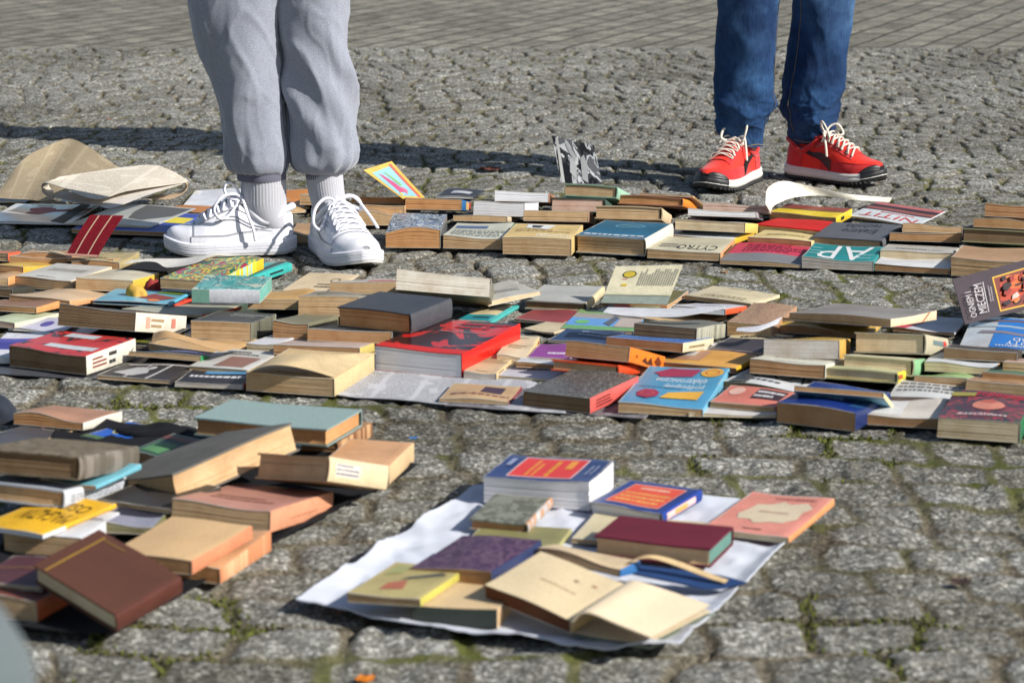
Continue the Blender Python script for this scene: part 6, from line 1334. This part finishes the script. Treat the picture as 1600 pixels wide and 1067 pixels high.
def jf(sd):
    def f(a, z):
        lo = math.exp(-((z-.17)/.075)**2)
        return wrinkle(a, z, 9, 5.0*sd, .7)+wrinkle(a, z, 26, 2.0*sd, 1.6*lo)+(.055*math.sin(3*a+z*70*sd+sd)+.04*math.sin(2*a-z*95+1.3*sd))*lo + .030*math.sin(2*a+z*11*sd)+.018*math.sin(5*a-z*26)+.09*math.exp(-(math.sin((a+1.3-sd*(z-.36)*8)/2)**2)*26)+.06*math.exp(-(math.sin((a+.5+sd*(z-.25)*12)/2)**2)*30)
    return f
body2 = person('person in blue jeans and red sneakers standing behind the back row at right', (PL[0][0], Yb, .14), (PR[0][0], YbR, .14), (PL[7][0], Yb, .5), (PR[7][0], YbR, .5), (hx2, YbR, .96), jm, m_fabric((60, 64, 70), 500, key='jacket_cloth'), (50, 40, 34), jadd=.060)  # jacket out of view, its bulk widened to broaden the cast shadow
mb = MB(); leg_loft(mb, PL, folds=jf(1)); leg_loft(mb, PR, folds=jf(-1)); jn = mb.build('jeans', jm, body2)
# seams and hems
def seam(P, ang, z0, z1, fold):
    q = MB(); pts = []; PP = catmull(P, 200)
    for p in PP:
        if z0 < p[2] < z1:
            r = 1+fold(ang, p[2]); pts.append((p[0]+(p[3]*r+.0006)*math.cos(ang), p[1]+(p[4]*r+.0006)*math.sin(ang), p[2]))
    tube(q, pts, .0013, 120, 6); q.build('seam', m_plain((104, 96, 84), .8), jn)
seam(PL, -.35, .13, .9, jf(1)); seam(PR, math.pi*1.22, .12, .9, jf(-1)); 
for P, fd in ((PL, jf(1)), (PR, jf(-1))):
    q = MB(); p = catmull(P, 200)[9]
    pts = [(p[0]+(p[3]*(1+fd(2*math.pi*i/24, p[2]))+.0005)*math.cos(2*math.pi*i/24), p[1]+(p[4]*(1+fd(2*math.pi*i/24, p[2]))+.0005)*math.sin(2*math.pi*i/24), p[2]+.002*math.sin(i)) for i in range(25)]
    tube(q, pts, .0011, 100, 5); q.build('hem_stitching', m_plain((150, 130, 96), .8), jn)
shoe(body2, 'red sneaker pointing left with the bright white sole side', h2, t2, .295, 1, 'red')
shoe(body2, 'red sneaker pointing right with the black side band', h3, t3, .278, -1, 'red')

# ---- bystander's knee at the lower left, very close to the lens and out of focus
def squat():
    m = m_fabric((92, 102, 104), 400, .9, .15, .3, key='grey_green_cloth')
    K = onz(-6, 1010, .50)          # knee
    kx, ky = K[0], K[1]
    J = [(kx-.32, ky-.42, .26, .13, .12), (kx-.32, ky-.36, .42, .11, .10), (kx-.30, ky-.24, .62, .14, .11), (kx-.30, ky-.18, .74, .09, .08), (kx-.29, ky-.14, .80, .05), (kx-.29, ky-.12, .88, .075, .085), (kx-.29, ky-.11, .97, .07, .085),
         (kx-.22, ky-.36, .26, .085), (kx-.025, ky-.02, .532, .070), (kx-.12, ky-.10, .12, .040), (kx-.12, ky-.06, .05, .036), (kx-.12, ky+.08, .035, .030),
         (kx-.42, ky-.36, .26, .085), (kx-.50, ky-.02, .46, .062), (kx-.50, ky-.10, .12, .040), (kx-.50, ky-.06, .05, .036), (kx-.50, ky+.08, .035, .030),
         (kx-.12, ky-.18, .70, .055), (kx-.10, ky-.10, .54, .042), (kx-.16, ky+.02, .52, .034), (kx-.48, ky-.18, .70, .055), (kx-.50, ky-.10, .54, .042), (kx-.44, ky+.02, .52, .034)]
    E = [(0, 1), (1, 2), (2, 3), (3, 4), (4, 5), (5, 6), (0, 7), (7, 8), (8, 9), (9, 10), (10, 11), (0, 12), (12, 13), (13, 14), (14, 15), (15, 16), (3, 17), (17, 18), (18, 19), (3, 20), (20, 21), (21, 22)]
    b = skin_body('person', J, E, m_plain((206, 160, 136), .5, .1, key='skin')); tag(b, 'blurred crouching bystander in grey-green trousers at the bottom left corner', 'person')
    def sub(name, ids, add, mat):
        ix = {v: i for i, v in enumerate(ids)}; o = skin_body(name, [tuple(J[v][:3])+tuple(r+add for r in J[v][3:]) for v in ids], [(ix[a], ix[c]) for a, c in E if a in ix and c in ix], mat); o.parent = b
    sub('trousers', [0, 7, 8, 9, 12, 13, 14], .018, m); sub('jacket', [0, 1, 2, 3, 17, 18, 19, 20, 21, 22], .024, m_fabric((70, 84, 96), 400, key='jacket_cloth'))
    sub('boot', [9, 10, 11], .012, m_plain((60, 50, 44), .5)); sub('boot', [14, 15, 16], .012, m_plain((60, 50, 44), .5))
    q = MB(); c = J[5]; V = [(c[0]+.094*math.sin(math.pi*i/15)*math.cos(2*math.pi*j/20), c[1]+.01+.10*math.sin(math.pi*i/15)*math.sin(2*math.pi*j/20), c[2]+.08+.085*math.cos(math.pi*i/15)) for i in range(16) for j in range(20)]
    q.add(V, grid_faces(20, 16, True)); q.build('hair', m_fabric((60, 48, 40), 300, key='hair'), b)
squat()
